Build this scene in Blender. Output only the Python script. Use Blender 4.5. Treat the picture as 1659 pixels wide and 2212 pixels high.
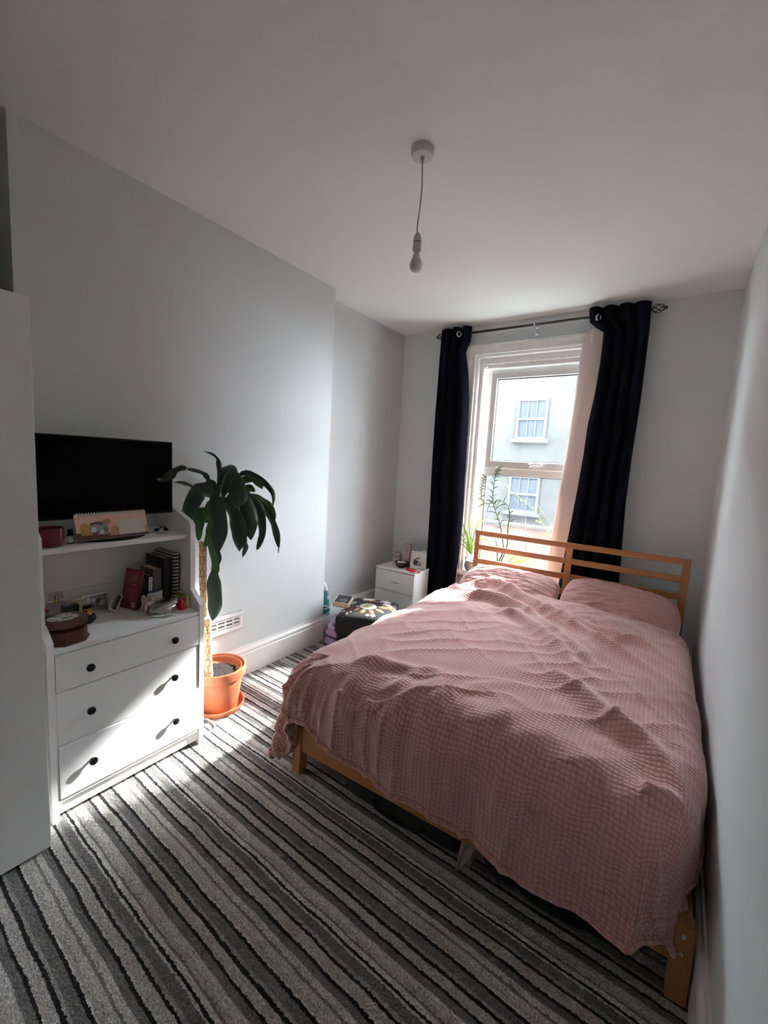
import bpy, bmesh, math, random
import numpy as np
from mathutils import Vector, Matrix, noise as mnoise
random.seed(7)
SC = bpy.context.scene
for o in list(bpy.data.objects): bpy.data.objects.remove(o, do_unlink=True)
COL = SC.collection
PI = math.pi

# ------------------------------------------------------------------ camera
CAM = np.array([2.347, -3.8746, 1.5215]); YAW, PITCH, ROLL, FPX = 0.601, -0.1179, 0.0556, 924.09
_f = np.array([-math.sin(YAW)*math.cos(PITCH), math.cos(YAW)*math.cos(PITCH), math.sin(PITCH)])
_r0 = np.array([math.cos(YAW), math.sin(YAW), 0.0]); _u0 = np.cross(_r0, _f)
_r = math.cos(ROLL)*_r0 + math.sin(ROLL)*_u0; _u = -math.sin(ROLL)*_r0 + math.cos(ROLL)*_u0
cam = bpy.data.cameras.new('camera'); cam.sensor_fit = 'VERTICAL'; cam.sensor_height = 36
cam.lens = FPX*36/2212; cam.clip_start = .02; cam.clip_end = 200
camo = bpy.data.objects.new('camera', cam); COL.objects.link(camo)
camo.matrix_world = Matrix(((_r[0], _u[0], -_f[0], CAM[0]), (_r[1], _u[1], -_f[1], CAM[1]), (_r[2], _u[2], -_f[2], CAM[2]), (0, 0, 0, 1)))
SC.camera = camo

def at(px, py, axis, val):
    d = _f + _r*(px-829.5)/FPX - _u*(py-1106)/FPX
    t = (val-CAM[axis])/d[axis]
    return Vector(CAM+d*t)
def atd(px, py, ref, dz=0.0):          # at the depth of a reference point (+dz away from the viewer)
    d = _f + _r*(px-829.5)/FPX - _u*(py-1106)/FPX
    z = (np.array(ref)-CAM) @ _f + dz
    return Vector(CAM+d*z)

# ------------------------------------------------------------------ world, sun, exposure
W = bpy.data.worlds.new('sky'); SC.world = W; W.use_nodes = True
bg = W.node_tree.nodes['Background']; bg.inputs[0].default_value = (.815, .925, 1.0, 1); bg.inputs[1].default_value = 26.5
sun = bpy.data.lights.new('sun', 'SUN'); sun.energy = 12.5; sun.angle = math.radians(2.2); sun.color = (.99, .99, .965)
suno = bpy.data.objects.new('sun', sun); COL.objects.link(suno); suno.location = (4, 12, 9)
suno.rotation_euler = Vector((-.33, -1.0, -.645)).to_track_quat('-Z', 'Y').to_euler()
vs = SC.view_settings; vs.view_transform = 'Standard'; vs.look = 'None'; vs.gamma = 1; vs.use_curve_mapping = False; vs.exposure = 1.3
SC.cycles.max_bounces = 14; SC.cycles.diffuse_bounces = 10; SC.cycles.transparent_max_bounces = 16
SC.cycles.sample_clamp_indirect = 8

# ------------------------------------------------------------------ materials
MATS = {}
class NT:
    def __init__(s, name):
        s.m = bpy.data.materials.new(name); s.m.use_nodes = True; s.t = s.m.node_tree; s.n = s.t.nodes
        s.b = s.n['Principled BSDF']; s.out = s.n['Material Output']
    def add(s, typ, **kw):
        nd = s.n.new(typ)
        for k, v in kw.items():
            if hasattr(nd, k): setattr(nd, k, v)
        return nd
    def inp(s, nd, key, v):
        if isinstance(v, bpy.types.NodeSocket): s.t.links.new(v, nd.inputs[key])
        else: nd.inputs[key].default_value = v
    def math(s, op, a, b=0.0, c=None, clamp=False):
        nd = s.n.new('ShaderNodeMath'); nd.operation = op; nd.use_clamp = clamp
        s.inp(nd, 0, a); s.inp(nd, 1, b)
        if c is not None: s.inp(nd, 2, c)
        return nd.outputs[0]
    def co(s, kind='Object'): return s.add('ShaderNodeTexCoord').outputs[kind]
    def noise(s, vec, scale, detail=3, rough=.55, scl=None):
        if scl:
            mp = s.add('ShaderNodeMapping'); s.t.links.new(vec, mp.inputs[0]); mp.inputs['Scale'].default_value = scl; vec = mp.outputs[0]
        nd = s.add('ShaderNodeTexNoise'); s.t.links.new(vec, nd.inputs['Vector']); nd.inputs['Scale'].default_value = scale
        nd.inputs['Detail'].default_value = detail; nd.inputs['Roughness'].default_value = rough
        return nd.outputs['Fac']
    def ramp(s, fac, stops, interp='LINEAR'):
        nd = s.add('ShaderNodeValToRGB'); s.t.links.new(fac, nd.inputs[0]); cr = nd.color_ramp; cr.interpolation = interp
        while len(cr.elements) < len(stops): cr.elements.new(.5)
        for e, (p, c) in zip(cr.elements, stops): e.position = p; e.color = (c[0], c[1], c[2], 1)
        return nd.outputs[0]
    def mix(s, fac, a, b):
        nd = s.add('ShaderNodeMix', data_type='RGBA'); s.inp(nd, 0, fac)
        for k, v in ((6, a), (7, b)):
            if isinstance(v, bpy.types.NodeSocket): s.t.links.new(v, nd.inputs[k])
            else: nd.inputs[k].default_value = (v[0], v[1], v[2], 1)
        return nd.outputs[2]
    def bump(s, h, strength=.3, dist=.01):
        nd = s.add('ShaderNodeBump'); s.t.links.new(h, nd.inputs['Height']); nd.inputs['Strength'].default_value = strength; nd.inputs['Distance'].default_value = dist
        s.t.links.new(nd.outputs[0], s.b.inputs['Normal']); return nd
    def color(s, c):
        if isinstance(c, bpy.types.NodeSocket): s.t.links.new(c, s.b.inputs['Base Color'])
        else: s.b.inputs['Base Color'].default_value = (c[0], c[1], c[2], 1)

def plain(name, c, rough=.5, metal=0, var=.06, scale=8, bump=0, bscale=60, spec=.5, **kw):
    n = NT(name); nz = n.noise(n.co(), scale, 3)
    n.color(n.ramp(nz, [(.3, [v*(1-var) for v in c]), (.7, [min(1, v*(1+var)) for v in c])]))
    n.b.inputs['Roughness'].default_value = rough; n.b.inputs['Metallic'].default_value = metal
    n.b.inputs['Specular IOR Level'].default_value = spec
    for k, v in kw.items(): n.b.inputs[k.replace('_', ' ')].default_value = v
    if bump: n.bump(n.noise(n.co(), bscale, 4), bump, .004)
    MATS[name] = n.m; return n.m

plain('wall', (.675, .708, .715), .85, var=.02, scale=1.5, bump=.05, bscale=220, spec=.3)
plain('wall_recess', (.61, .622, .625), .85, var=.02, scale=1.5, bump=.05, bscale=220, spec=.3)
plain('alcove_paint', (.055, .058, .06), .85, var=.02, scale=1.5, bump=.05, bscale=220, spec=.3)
plain('ceiling', (.865, .90, .875), .9, var=.02, scale=1.0, bump=.06, bscale=160, spec=.2)
plain('gloss_white', (.86, .855, .84), .3, var=.03, scale=5, bump=.05, bscale=25)
plain('trim_white', (.86, .855, .84), .4, var=.05, scale=12, bump=.06, bscale=30)
plain('upvc', (.84, .85, .84), .3, var=.01)
plain('laminate', (.87, .88, .87), .38, var=.015, scale=3)
plain('laminate_edge', (.88, .88, .865), .4, var=.01)
plain('black_plastic', (.006, .006, .0065), .45, var=.1, spec=.2)
plain('black_matte', (.006, .006, .007), .8, var=.2, scale=20, bump=.2, bscale=90)
plain('screen', (.002, .002, .0022), .5, var=0, spec=.03)
plain('knob', (.010, .010, .010), .22)
plain('rod', (.010, .010, .011), .3, metal=.3)
plain('steel', (.65, .65, .66), .25, metal=1, var=.03)
plain('silver', (.55, .54, .52), .18, metal=1, var=.12, scale=30, bump=.35, bscale=55)
plain('gold', (.55, .33, .10), .25, metal=1)
plain('terracotta', (.39, .112, .045), .6, var=.16, scale=7, bump=.08, bscale=40)
plain('soil', (.014, .008, .006), .95, var=.7, scale=90, bump=1, bscale=120)
plain('white_plastic', (.80, .80, .80), .35, var=.01)
plain('cable_grey', (.42, .42, .42), .5)
plain('paper', (.72, .66, .56), .8, var=.05)
plain('page_block', (.62, .48, .30), .9, var=.1, scale=60)
plain('card_white', (.66, .65, .63), .6, var=.03)
plain('pink_card', (.72, .44, .36), .6, var=.03)
plain('rust_card', (.40, .15, .085), .6, var=.03)
plain('clay_card', (.56, .25, .16), .6, var=.03)
plain('ochre_card', (.50, .24, .05), .6, var=.03)
plain('dark_card', (.10, .035, .028), .6, var=.03)
plain('red_book', (.17, .011, .020), .4, var=.05)
plain('black_book', (.010, .010, .012), .5)
plain('grey_book', (.13, .13, .12), .5, var=.05)
plain('blue_print', (.04, .13, .42), .5)
plain('red_felt', (.50, .008, .015), .7, var=.1)
plain('teal', (.045, .24, .27), .3, var=.05)
plain('lilac', (.42, .27, .50), .9, var=.12, scale=40, bump=.8, bscale=150)
plain('pale_lilac', (.66, .60, .78), .8, var=.1, scale=40, bump=.5, bscale=90)
plain('yellow_box', (.50, .45, .12), .6)
plain('sand_card', (.60, .50, .36), .6)
plain('mauve', (.34, .255, .265), .5, var=.06)
plain('wax', (.74, .66, .52), .5)
plain('dark_bowl', (.035, .016, .010), .25, var=.3)
plain('pebble', (.72, .70, .64), .5)
plain('velvet', (.009, .009, .010), .95, var=.3, scale=30, bump=.3, bscale=150)
plain('cream_thread', (.62, .52, .38), .9, var=.12, scale=60, bump=.5, bscale=160)
plain('sage_thread', (.30, .27, .19), .9, var=.2, scale=60, bump=.5, bscale=160)
plain('brown_thread', (.30, .13, .055), .9, var=.25, scale=50, bump=.5, bscale=160)
plain('rust_thread', (.17, .048, .028), .9, var=.25, scale=50, bump=.5, bscale=160)
plain('mauve_thread', (.40, .33, .34), .9, var=.2, scale=50, bump=.5, bscale=160)
plain('mattress', (.75, .74, .71), .9, bump=.2, bscale=60)
plain('lamp_plastic', (.62, .60, .58), .45)
plain('bulb_glass', (.62, .60, .57), .12, var=0)
plain('magenta', (.40, .03, .12), .6)
plain('tissue_pink', (.42, .31, .30), .7, var=.08)
plain('green_leaf', (.10, .22, .035), .5, var=.3, scale=20)
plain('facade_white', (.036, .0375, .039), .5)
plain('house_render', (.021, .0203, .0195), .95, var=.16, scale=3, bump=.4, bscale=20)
plain('yard_bounce', (.70, .69, .67), .95, var=.15, scale=2)
plain('asphalt', (.05, .05, .052), .95, var=.2, scale=3)
plain('roof_slate', (.16, .17, .19), .8, var=.2, scale=6)
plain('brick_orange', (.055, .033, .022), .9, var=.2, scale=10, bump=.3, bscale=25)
plain('old_glass', (.028, .033, .042), .08, var=.1, scale=2)
plain('clear_glass_ish', (.50, .49, .44), .08, var=.05, Alpha=.35)
plain('perfume_black', (.008, .008, .009), .15)
plain('red_glass', (.13, .007, .017), .12, var=.15, scale=25, bump=.3, bscale=45)
plain('dead_leaf', (.42, .25, .14), .8, var=.2)
plain('photo_dark', (.05, .05, .055), .35, var=.5, scale=40)
plain('photo_mid', (.28, .28, .28), .35, var=.4, scale=50)
plain('photo_light', (.66, .66, .65), .35, var=.1, scale=50)
plain('skin_print', (.42, .26, .19), .4)

def wood(name, axis, c1=(.32, .115, .035), c2=(.51, .225, .078)):
    n = NT(name); sc = [14, 14, 14]; sc[axis] = .9
    co = n.co(); a = n.noise(co, 3.2, 5, .6, sc); b = n.noise(co, 1.2, 2, .5, [s*.4 for s in sc])
    v = n.math('ADD', n.math('MULTIPLY', a, .7), n.math('MULTIPLY', b, .3))
    n.color(n.ramp(v, [(.30, c1), (.52, [(p+q)/2 for p, q in zip(c1, c2)]), (.72, c2)]))
    n.b.inputs['Roughness'].default_value = .42; n.bump(a, .08, .004); MATS[name] = n.m
wood('pine_x', 0); wood('pine_y', 1); wood('pine_z', 2)
wood('mahogany', 0, (.040, .007, .002), (.115, .024, .007))

def curtain_cloth():
    n = NT('navy_cloth'); co = n.co(); nz = n.noise(co, 300, 2)
    n.color(n.ramp(nz, [(.3, (.0025, .003, .006)), (.7, (.005, .0055, .011))]))
    n.b.inputs['Roughness'].default_value = .8; n.b.inputs['Specular IOR Level'].default_value = .03
    n.bump(n.noise(co, 6, 3, .5, (6, 6, 1)), .25, .01); MATS['navy_cloth'] = n.m
    n = NT('lining_cloth'); n.color((.62, .53, .50)); n.b.inputs['Roughness'].default_value = .9
    tr = n.add('ShaderNodeBsdfTranslucent'); tr.inputs[0].default_value = (.62, .50, .45, 1)
    mx = n.add('ShaderNodeMixShader'); mx.inputs[0].default_value = .25
    n.t.links.new(n.b.outputs[0], mx.inputs[1]); n.t.links.new(tr.outputs[0], mx.inputs[2]); n.t.links.new(mx.outputs[0], n.out.inputs[0])
    n.bump(n.noise(n.co(), 5, 3), .2, .01); MATS['lining_cloth'] = n.m
curtain_cloth()

def duvet_mat(name):
    n = NT(name); uv = n.co('UV'); sp = n.add('ShaderNodeSeparateXYZ')
    nz = n.add('ShaderNodeTexNoise'); n.t.links.new(uv, nz.inputs['Vector']); nz.inputs['Scale'].default_value = 9; nz.inputs['Detail'].default_value = 2
    va = n.add('ShaderNodeVectorMath', operation='SCALE'); n.t.links.new(nz.outputs['Color'], va.inputs[0]); va.inputs['Scale'].default_value = .012
    vb = n.add('ShaderNodeVectorMath', operation='ADD'); n.t.links.new(uv, vb.inputs[0]); n.t.links.new(va.outputs[0], vb.inputs[1])
    n.t.links.new(vb.outputs[0], sp.inputs[0])
    S = PI/.0165
    row = n.math('FLOOR', n.math('MULTIPLY', sp.outputs[1], S/PI))
    u = n.math('ABSOLUTE', n.math('SINE', n.math('ADD', n.math('MULTIPLY', sp.outputs[0], S), n.math('MULTIPLY', n.math('MODULO', row, 2.0), .25))))
    v = n.math('ABSOLUTE', n.math('SINE', n.math('MULTIPLY', sp.outputs[1], S)))
    h = n.math('POWER', n.math('MULTIPLY', u, v), .8)
    fine = n.noise(uv, 260, 2)
    big = n.noise(uv, 7, 3)
    c = n.ramp(h, [(.0, (.43, .19, .172)), (.65, (.59, .305, .282))])
    n.color(n.mix(n.math('MULTIPLY', big, .35), c, (.53, .262, .24)))
    n.b.inputs['Roughness'].default_value = .9; n.b.inputs['Sheen Weight'].default_value = .5; n.b.inputs['Sheen Roughness'].default_value = .5
    n.b.inputs['Specular IOR Level'].default_value = .15
    hh = n.math('ADD', h, n.math('MULTIPLY', fine, .25)); n.bump(hh, .55, .005); MATS[name] = n.m
duvet_mat('duvet_cloth')

def carpet_mat():
    n = NT('carpet'); co = n.co(); sp = n.add('ShaderNodeSeparateXYZ'); n.t.links.new(co, sp.inputs[0])
    wob = n.noise(co, 5, 2); fib = n.noise(co, 75, 3, .7); fib2 = n.noise(co, 210, 2, .7)
    t = n.math('ADD', sp.outputs[1], n.math('MULTIPLY', sp.outputs[0], .03))
    t = n.math('ADD', t, n.math('MULTIPLY', n.math('SUBTRACT', wob, .5), .016))
    t = n.math('ADD', t, n.math('MULTIPLY', n.math('SUBTRACT', fib, .5), .016))
    u = n.math('FRACT', n.math('DIVIDE', n.math('SUBTRACT', -2.697, t), .366))
    K = (.014, .013, .016); D = (.20, .193, .186); M = (.36, .35, .335); L = (.62, .60, .57); B = (.53, .495, .46); P = (.70, .68, .65); T = (.26, .235, .22)
    raw = [(0, K), (.010, D), (.036, M), (.047, K), (.058, B), (.086, K), (.095, D), (.116, L), (.138, B), (.152, T), (.160, P), (.174, K), (.182, L), (.190, D), (.217, M), (.228, K), (.236, B), (.264, L), (.270, K), (.279, D), (.300, L), (.318, T), (.326, L), (.345, B), (.360, P)]
    col = n.ramp(u, [(a/.366, c) for a, c in raw], 'CONSTANT')
    pat = n.noise(co, 26, 3)
    fib3 = n.noise(co, 150, 2, .6)
    v = n.math('ADD', n.math('MULTIPLY', fib2, 1.1), n.math('MULTIPLY', fib, .9))
    v = n.math('ADD', v, n.math('MULTIPLY', pat, .7)); v = n.math('ADD', v, n.math('MULTIPLY', fib3, 1.8)); v = n.math('MAXIMUM', n.math('SUBTRACT', v, 1.28), .15)
    mul = n.add('ShaderNodeMix', data_type='RGBA', blend_type='MULTIPLY'); mul.inputs[0].default_value = 1
    n.t.links.new(col, mul.inputs[6]); cc = n.add('ShaderNodeCombineColor')
    for i in range(3): n.t.links.new(v, cc.inputs[i])
    n.t.links.new(cc.outputs[0], mul.inputs[7]); n.color(mul.outputs[2])
    n.b.inputs['Roughness'].default_value = 1; n.b.inputs['Specular IOR Level'].default_value = .05; n.b.inputs['Sheen Weight'].default_value = .1
    n.bump(n.math('ADD', fib, n.math('MULTIPLY', fib2, .7)), .9, .012); MATS['carpet'] = n.m
carpet_mat()

def leaf_mat(name, c1, c2, transl, rough=.35):
    n = NT(name); uv = n.co('UV'); nz = n.noise(uv, 3, 3, .5, (14, .6, 1))
    n.color(n.ramp(nz, [(.3, c1), (.7, c2)])); n.b.inputs['Roughness'].default_value = rough
    n.bump(nz, .35, .004)
    tr = n.add('ShaderNodeBsdfTranslucent'); tr.inputs[0].default_value = (*[min(1, v*2.2) for v in c2], 1)
    mx = n.add('ShaderNodeMixShader'); mx.inputs[0].default_value = transl
    n.t.links.new(n.b.outputs[0], mx.inputs[1]); n.t.links.new(tr.outputs[0], mx.inputs[2]); n.t.links.new(mx.outputs[0], n.out.inputs[0]); MATS[name] = n.m
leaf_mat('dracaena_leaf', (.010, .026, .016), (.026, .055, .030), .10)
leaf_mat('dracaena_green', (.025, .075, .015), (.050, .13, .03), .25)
leaf_mat('spider_leaf', (.11, .19, .03), (.30, .36, .12), .35, .5)
leaf_mat('stem_leaf', (.030, .062, .022), (.060, .10, .035), .22, .5)
leaf_mat('yellow_bloom', (.55, .55, .10), (.70, .70, .25), .4, .6)

def bark():
    n = NT('bark'); uv = n.co('UV')
    br = n.add('ShaderNodeTexBrick'); mp = n.add('ShaderNodeMapping'); nz = n.add('ShaderNodeTexNoise'); n.t.links.new(uv, nz.inputs['Vector']); nz.inputs['Scale'].default_value = 7
    va = n.add('ShaderNodeVectorMath', operation='SCALE'); n.t.links.new(nz.outputs['Color'], va.inputs[0]); va.inputs['Scale'].default_value = .15
    vb = n.add('ShaderNodeVectorMath', operation='ADD'); n.t.links.new(uv, vb.inputs[0]); n.t.links.new(va.outputs[0], vb.inputs[1])
    n.t.links.new(vb.outputs[0], br.inputs['Vector'])
    br.inputs['Color1'].default_value = (.46, .31, .18, 1); br.inputs['Color2'].default_value = (.38, .25, .14, 1); br.inputs['Mortar'].default_value = (.11, .055, .025, 1)
    br.inputs['Scale'].default_value = 1; br.inputs['Brick Width'].default_value = .16; br.inputs['Row Height'].default_value = .34; br.inputs['Mortar Size'].default_value = .016; br.inputs['Mortar Smooth'].default_value = .5
    n.color(br.outputs['Color']); n.b.inputs['Roughness'].default_value = .85
    inv = n.math('SUBTRACT', 1.0, br.outputs['Fac']); n.bump(inv, .6, .004); MATS['bark'] = n.m
bark()

def pane():
    n = NT('dirty_pane'); co = n.co()
    tr = n.add('ShaderNodeBsdfTransparent'); gl = n.add('ShaderNodeBsdfGlossy'); gl.inputs['Roughness'].default_value = .02
    df = n.add('ShaderNodeBsdfTranslucent'); df.inputs[0].default_value = (.80, .88, .95, 1)
    fr = n.add('ShaderNodeFresnel'); fr.inputs[0].default_value = 1.45
    m1 = n.add('ShaderNodeMixShader'); n.t.links.new(n.math('MULTIPLY', fr.outputs[0], .6), m1.inputs[0]); n.t.links.new(tr.outputs[0], m1.inputs[1]); n.t.links.new(gl.outputs[0], m1.inputs[2])
    a = n.noise(co, 5, 4, .6); b = n.noise(co, 55, 3, .7)
    d = n.math('ADD', n.math('MULTIPLY', a, .0100), n.math('MULTIPLY', n.math('GREATER_THAN', b, .58), .005))
    m2 = n.add('ShaderNodeMixShader'); n.t.links.new(d, m2.inputs[0]); n.t.links.new(m1.outputs[0], m2.inputs[1]); n.t.links.new(df.outputs[0], m2.inputs[2])
    n.t.links.new(m2.outputs[0], n.out.inputs[0]); MATS['dirty_pane'] = n.m
pane()

def stripe_cloth(name, scale, axis, c1, c2, duty=.5, diag=0.0):
    n = NT(name); sp = n.add('ShaderNodeSeparateXYZ'); n.t.links.new(n.co(), sp.inputs[0])
    v = n.math('MULTIPLY', sp.outputs[axis], scale)
    if diag: v = n.math('ADD', v, n.math('MULTIPLY', sp.outputs[(axis+1) % 3 if axis != 2 else 0], diag))
    n.color(n.mix(n.math('GREATER_THAN', n.math('FRACT', v), duty), c1, c2)); n.b.inputs['Roughness'].default_value = .6; MATS[name] = n.m
stripe_cloth('zebra_card', 55, 2, (.012, .012, .012), (.62, .60, .57))
stripe_cloth('zebra_card_top', 55, 0, (.012, .012, .012), (.62, .60, .57))

def pot_pattern():
    n = NT('etched_pot'); co = n.co()
    v = n.add('ShaderNodeTexVoronoi'); n.t.links.new(co, v.inputs['Vector']); v.inputs['Scale'].default_value = 60; v.feature = 'DISTANCE_TO_EDGE'
    a = n.math('GREATER_THAN', v.outputs['Distance'], .12); nz = n.noise(co, 12, 4)
    n.color(n.mix(n.math('MULTIPLY', a, .75), n.ramp(nz, [(.3, (.10, .10, .11)), (.7, (.24, .24, .25))]), (.60, .60, .60)))
    n.b.inputs['Roughness'].default_value = .5; MATS['etched_pot'] = n.m
pot_pattern()
def floral_print():
    n = NT('floral_print'); co = n.co(); a = n.noise(co, 38, 2, .5); b = n.noise(co, 60, 2, .5, (1.2, 1, 1))
    c = n.mix(n.math('GREATER_THAN', a, .56), (.58, .58, .46), (.06, .05, .055)); c = n.mix(n.math('GREATER_THAN', b, .60), c, (.22, .10, .13))
    n.color(c); n.b.inputs['Roughness'].default_value = .15; MATS['floral_print'] = n.m
floral_print()
def bw_photo():
    n = NT('bw_photo'); co = n.co(); a = n.noise(co, 22, 3, .6)
    n.color(n.ramp(a, [(.40, (.02, .02, .02)), (.52, (.25, .25, .25)), (.60, (.70, .70, .70))])); n.b.inputs['Roughness'].default_value = .25; MATS['bw_photo'] = n.m
bw_photo()
def grid_print():
    n = NT('grid_print'); co = n.co(); b = n.noise(co, 190, 2, .6)
    n.color(n.ramp(b, [(.45, (.58, .50, .45)), (.62, (.70, .62, .57))])); n.b.inputs['Roughness'].default_value = .7; MATS['grid_print'] = n.m
grid_print()

# ------------------------------------------------------------------ mesh helpers
class MB:
    def __init__(s): s.v = []; s.f = []; s.uv = None
    def add(s, vs, fs):
        o = len(s.v); s.v += [tuple(v) for v in vs]; s.f += [tuple(i+o for i in f) for f in fs]; return s
    def box(s, x0, x1, y0, y1, z0, z1, bev=0):
        x0, x1 = min(x0, x1), max(x0, x1); y0, y1 = min(y0, y1), max(y0, y1); z0, z1 = min(z0, z1), max(z0, z1)
        if bev <= 0:
            return s.add([(x0, y0, z0), (x1, y0, z0), (x1, y1, z0), (x0, y1, z0), (x0, y0, z1), (x1, y0, z1), (x1, y1, z1), (x0, y1, z1)],
                         [(0, 3, 2, 1), (4, 5, 6, 7), (0, 1, 5, 4), (1, 2, 6, 5), (2, 3, 7, 6), (3, 0, 4, 7)])
        bm = bmesh.new(); bmesh.ops.create_cube(bm, size=1)
        for v in bm.verts: v.co = Vector(((x0+x1)/2+v.co.x*(x1-x0), (y0+y1)/2+v.co.y*(y1-y0), (z0+z1)/2+v.co.z*(z1-z0)))
        bev = min(bev, .45*min(x1-x0, y1-y0, z1-z0))
        bmesh.ops.bevel(bm, geom=list(bm.edges), offset=bev, segments=2, affect='EDGES', profile=.5)
        bm.verts.index_update(); s.add([v.co[:] for v in bm.verts], [[v.index for v in f.verts] for f in bm.faces]); bm.free(); return s
    def prism(s, pts, axis, a, b):       # polygon pts in the plane normal to axis, extruded a..b
        def mk(p, t): q = list(p); q.insert(axis, t); return tuple(q)
        n = len(pts); vs = [mk(p, a) for p in pts]+[mk(p, b) for p in pts]
        fs = [tuple(range(n))[::-1], tuple(range(n, 2*n))]+[(i, (i+1) % n, n+(i+1) % n, n+i) for i in range(n)]
        return s.add(vs, fs)
    def lathe(s, prof, n=32, c=(0, 0, 0), cap=True):   # profile (r,z)
        vs = []; fs = []
        for r, z in prof:
            for i in range(n): t = 2*PI*i/n; vs.append((c[0]+r*math.cos(t), c[1]+r*math.sin(t), c[2]+z))
        for k in range(len(prof)-1):
            for i in range(n): j = (i+1) % n; fs.append((k*n+i, k*n+j, (k+1)*n+j, (k+1)*n+i))
        if cap:
            if prof[0][0] > 1e-6: fs.append(tuple(range(n))[::-1])
            if prof[-1][0] > 1e-6: fs.append(tuple(range((len(prof)-1)*n, len(prof)*n)))
        return s.add(vs, fs)
    def tube(s, pts, r, n=8, closed=False):
        pts = [Vector(p) for p in pts]; N = len(pts); rr = r if isinstance(r, (list, tuple)) else [r]*N; vs = []; fs = []
        up = None
        for i, p in enumerate(pts):
            t = (pts[(i+1) % N]-pts[i-1]) if closed else (pts[min(i+1, N-1)]-pts[max(i-1, 0)])
            t = t.normalized() if t.length > 1e-9 else Vector((0, 0, 1))
            if up is None: up = t.orthogonal().normalized()
            up = (up-t*up.dot(t)); up = up.normalized() if up.length > 1e-6 else t.orthogonal().normalized()
            w = t.cross(up)
            for k in range(n): a = 2*PI*k/n; vs.append(p+up*(rr[i]*math.cos(a))+w*(rr[i]*math.sin(a)))
        for i in range(N if closed else N-1):
            for k in range(n):
                a = i*n+k; b = i*n+(k+1) % n; j = ((i+1) % N)*n; fs.append((a, b, j+(k+1) % n, j+k))
        if not closed: fs += [tuple(range(n))[::-1], tuple(range((N-1)*n, N*n))]
        return s.add(vs, fs)
    def ball(s, c, r, sc=(1, 1, 1), n=16, m=10, rot=None):
        prof = [(math.sin(PI*k/m), -math.cos(PI*k/m)) for k in range(m+1)]; prof[0] = (0, -1); prof[-1] = (0, 1)
        t = MB(); t.lathe(prof, n, cap=False); M = rot or Matrix.Identity(3)
        return s.add([Vector(c)+M @ Vector((v[0]*r*sc[0], v[1]*r*sc[1], v[2]*r*sc[2])) for v in t.v], t.f)
    def xf(s, M): s.v = [tuple(M @ Vector(v)) for v in s.v]; return s
    def build(s, name, mat, parent=None, smooth=False, kind=None):
        me = bpy.data.meshes.new(name); me.from_pydata([tuple(v) for v in s.v], [], s.f)
        if s.uv is not None:
            l = me.uv_layers.new(name='uv'); 
            idx = np.empty(len(me.loops), dtype=np.int32); me.loops.foreach_get('vertex_index', idx)
            l.data.foreach_set('uv', np.asarray(s.uv, dtype=np.float32)[idx].ravel())
        bm = bmesh.new(); bm.from_mesh(me)
        if s.uv is None: bmesh.ops.remove_doubles(bm, verts=bm.verts, dist=1e-6)
        bmesh.ops.recalc_face_normals(bm, faces=bm.faces)
        if smooth:
            for f in bm.faces: f.smooth = True
            if smooth != 'all':
                for e in bm.edges:
                    if len(e.link_faces) == 2 and e.calc_face_angle(0) > .7: e.smooth = False
        bm.to_mesh(me); bm.free(); me.validate(); me.update()
        o = bpy.data.objects.new(name, me); COL.objects.link(o); me.materials.append(MATS[mat])
        if parent: o.parent = parent
        if kind: o['kind'] = kind
        return o
def B(*a, bev=0): return MB().box(*a, bev=bev)
def tag(o, label, cat, group=None):
    o['label'] = label; o['category'] = cat
    if group: o['group'] = group
    return o
def thing(name, label, cat, loc=(0, 0, 0), rz=0, group=None):
    o = bpy.data.objects.new(name, None); COL.objects.link(o); o.location = loc; o.rotation_euler = (0, 0, rz); o.empty_display_size = .05
    return tag(o, label, cat, group)
def place(o, loc, rot=(0, 0, 0)): o.location = loc; o.rotation_euler = rot; return o
def spline(pts, n):
    pts = [Vector(p) for p in pts]; out = []; N = len(pts)
    for i in range(n+1):
        t = i/n*(N-1); k = min(int(t), N-2); u = t-k
        p0 = pts[max(k-1, 0)]; p1 = pts[k]; p2 = pts[k+1]; p3 = pts[min(k+2, N-1)]
        out.append(.5*((2*p1)+(p2-p0)*u+(2*p0-5*p1+4*p2-p3)*u*u+(3*p1-p0-3*p2+p3)*u**3))
    return out
def interp(x, xs, ys): return float(np.interp(x, xs, ys))

# ------------------------------------------------------------------ room
H, XA, XW, YC, YN, YF = 2.82, -.165, 2.556, -1.274, -3.24, -4.46
XN = -.42
WX0, WX1, WZ0, WZ1 = .65, 1.75, .47, 2.55       # window opening
def struct(mb, name, mat, parent=None, smooth=False):
    o = mb.build(name, mat, parent, smooth)
    if not parent: o['kind'] = 'structure'
    return o
fl = struct(B(XN-.1, XW+.1, YF-.1, .1, -.06, 0), 'floor', 'carpet')
struct(B(XN-.1, XW+.1, YF-.1, .1, H, H+.1), 'ceiling', 'ceiling')
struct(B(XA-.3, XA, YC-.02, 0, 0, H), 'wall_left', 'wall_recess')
struct(B(XA-.3, 0, YN, YC, 0, H), 'wall_chimney', 'wall')
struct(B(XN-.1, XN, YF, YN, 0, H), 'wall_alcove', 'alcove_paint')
struct(B(XW, XW+.12, YF-.1, .1, 0, H), 'wall_right', 'wall')
struct(B(XN-.1, XW+.1, YF-.12, YF, 0, H), 'wall_front', 'wall')
wb = MB(); TH = .30
wb.box(XA-.3, WX0, 0, TH, 0, H); wb.box(WX1, XW+.12, 0, TH, 0, H); wb.box(WX0, WX1, 0, TH, 0, WZ0); wb.box(WX0, WX1, 0, TH, WZ1, H)
struct(wb, 'wall_back', 'wall')
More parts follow.
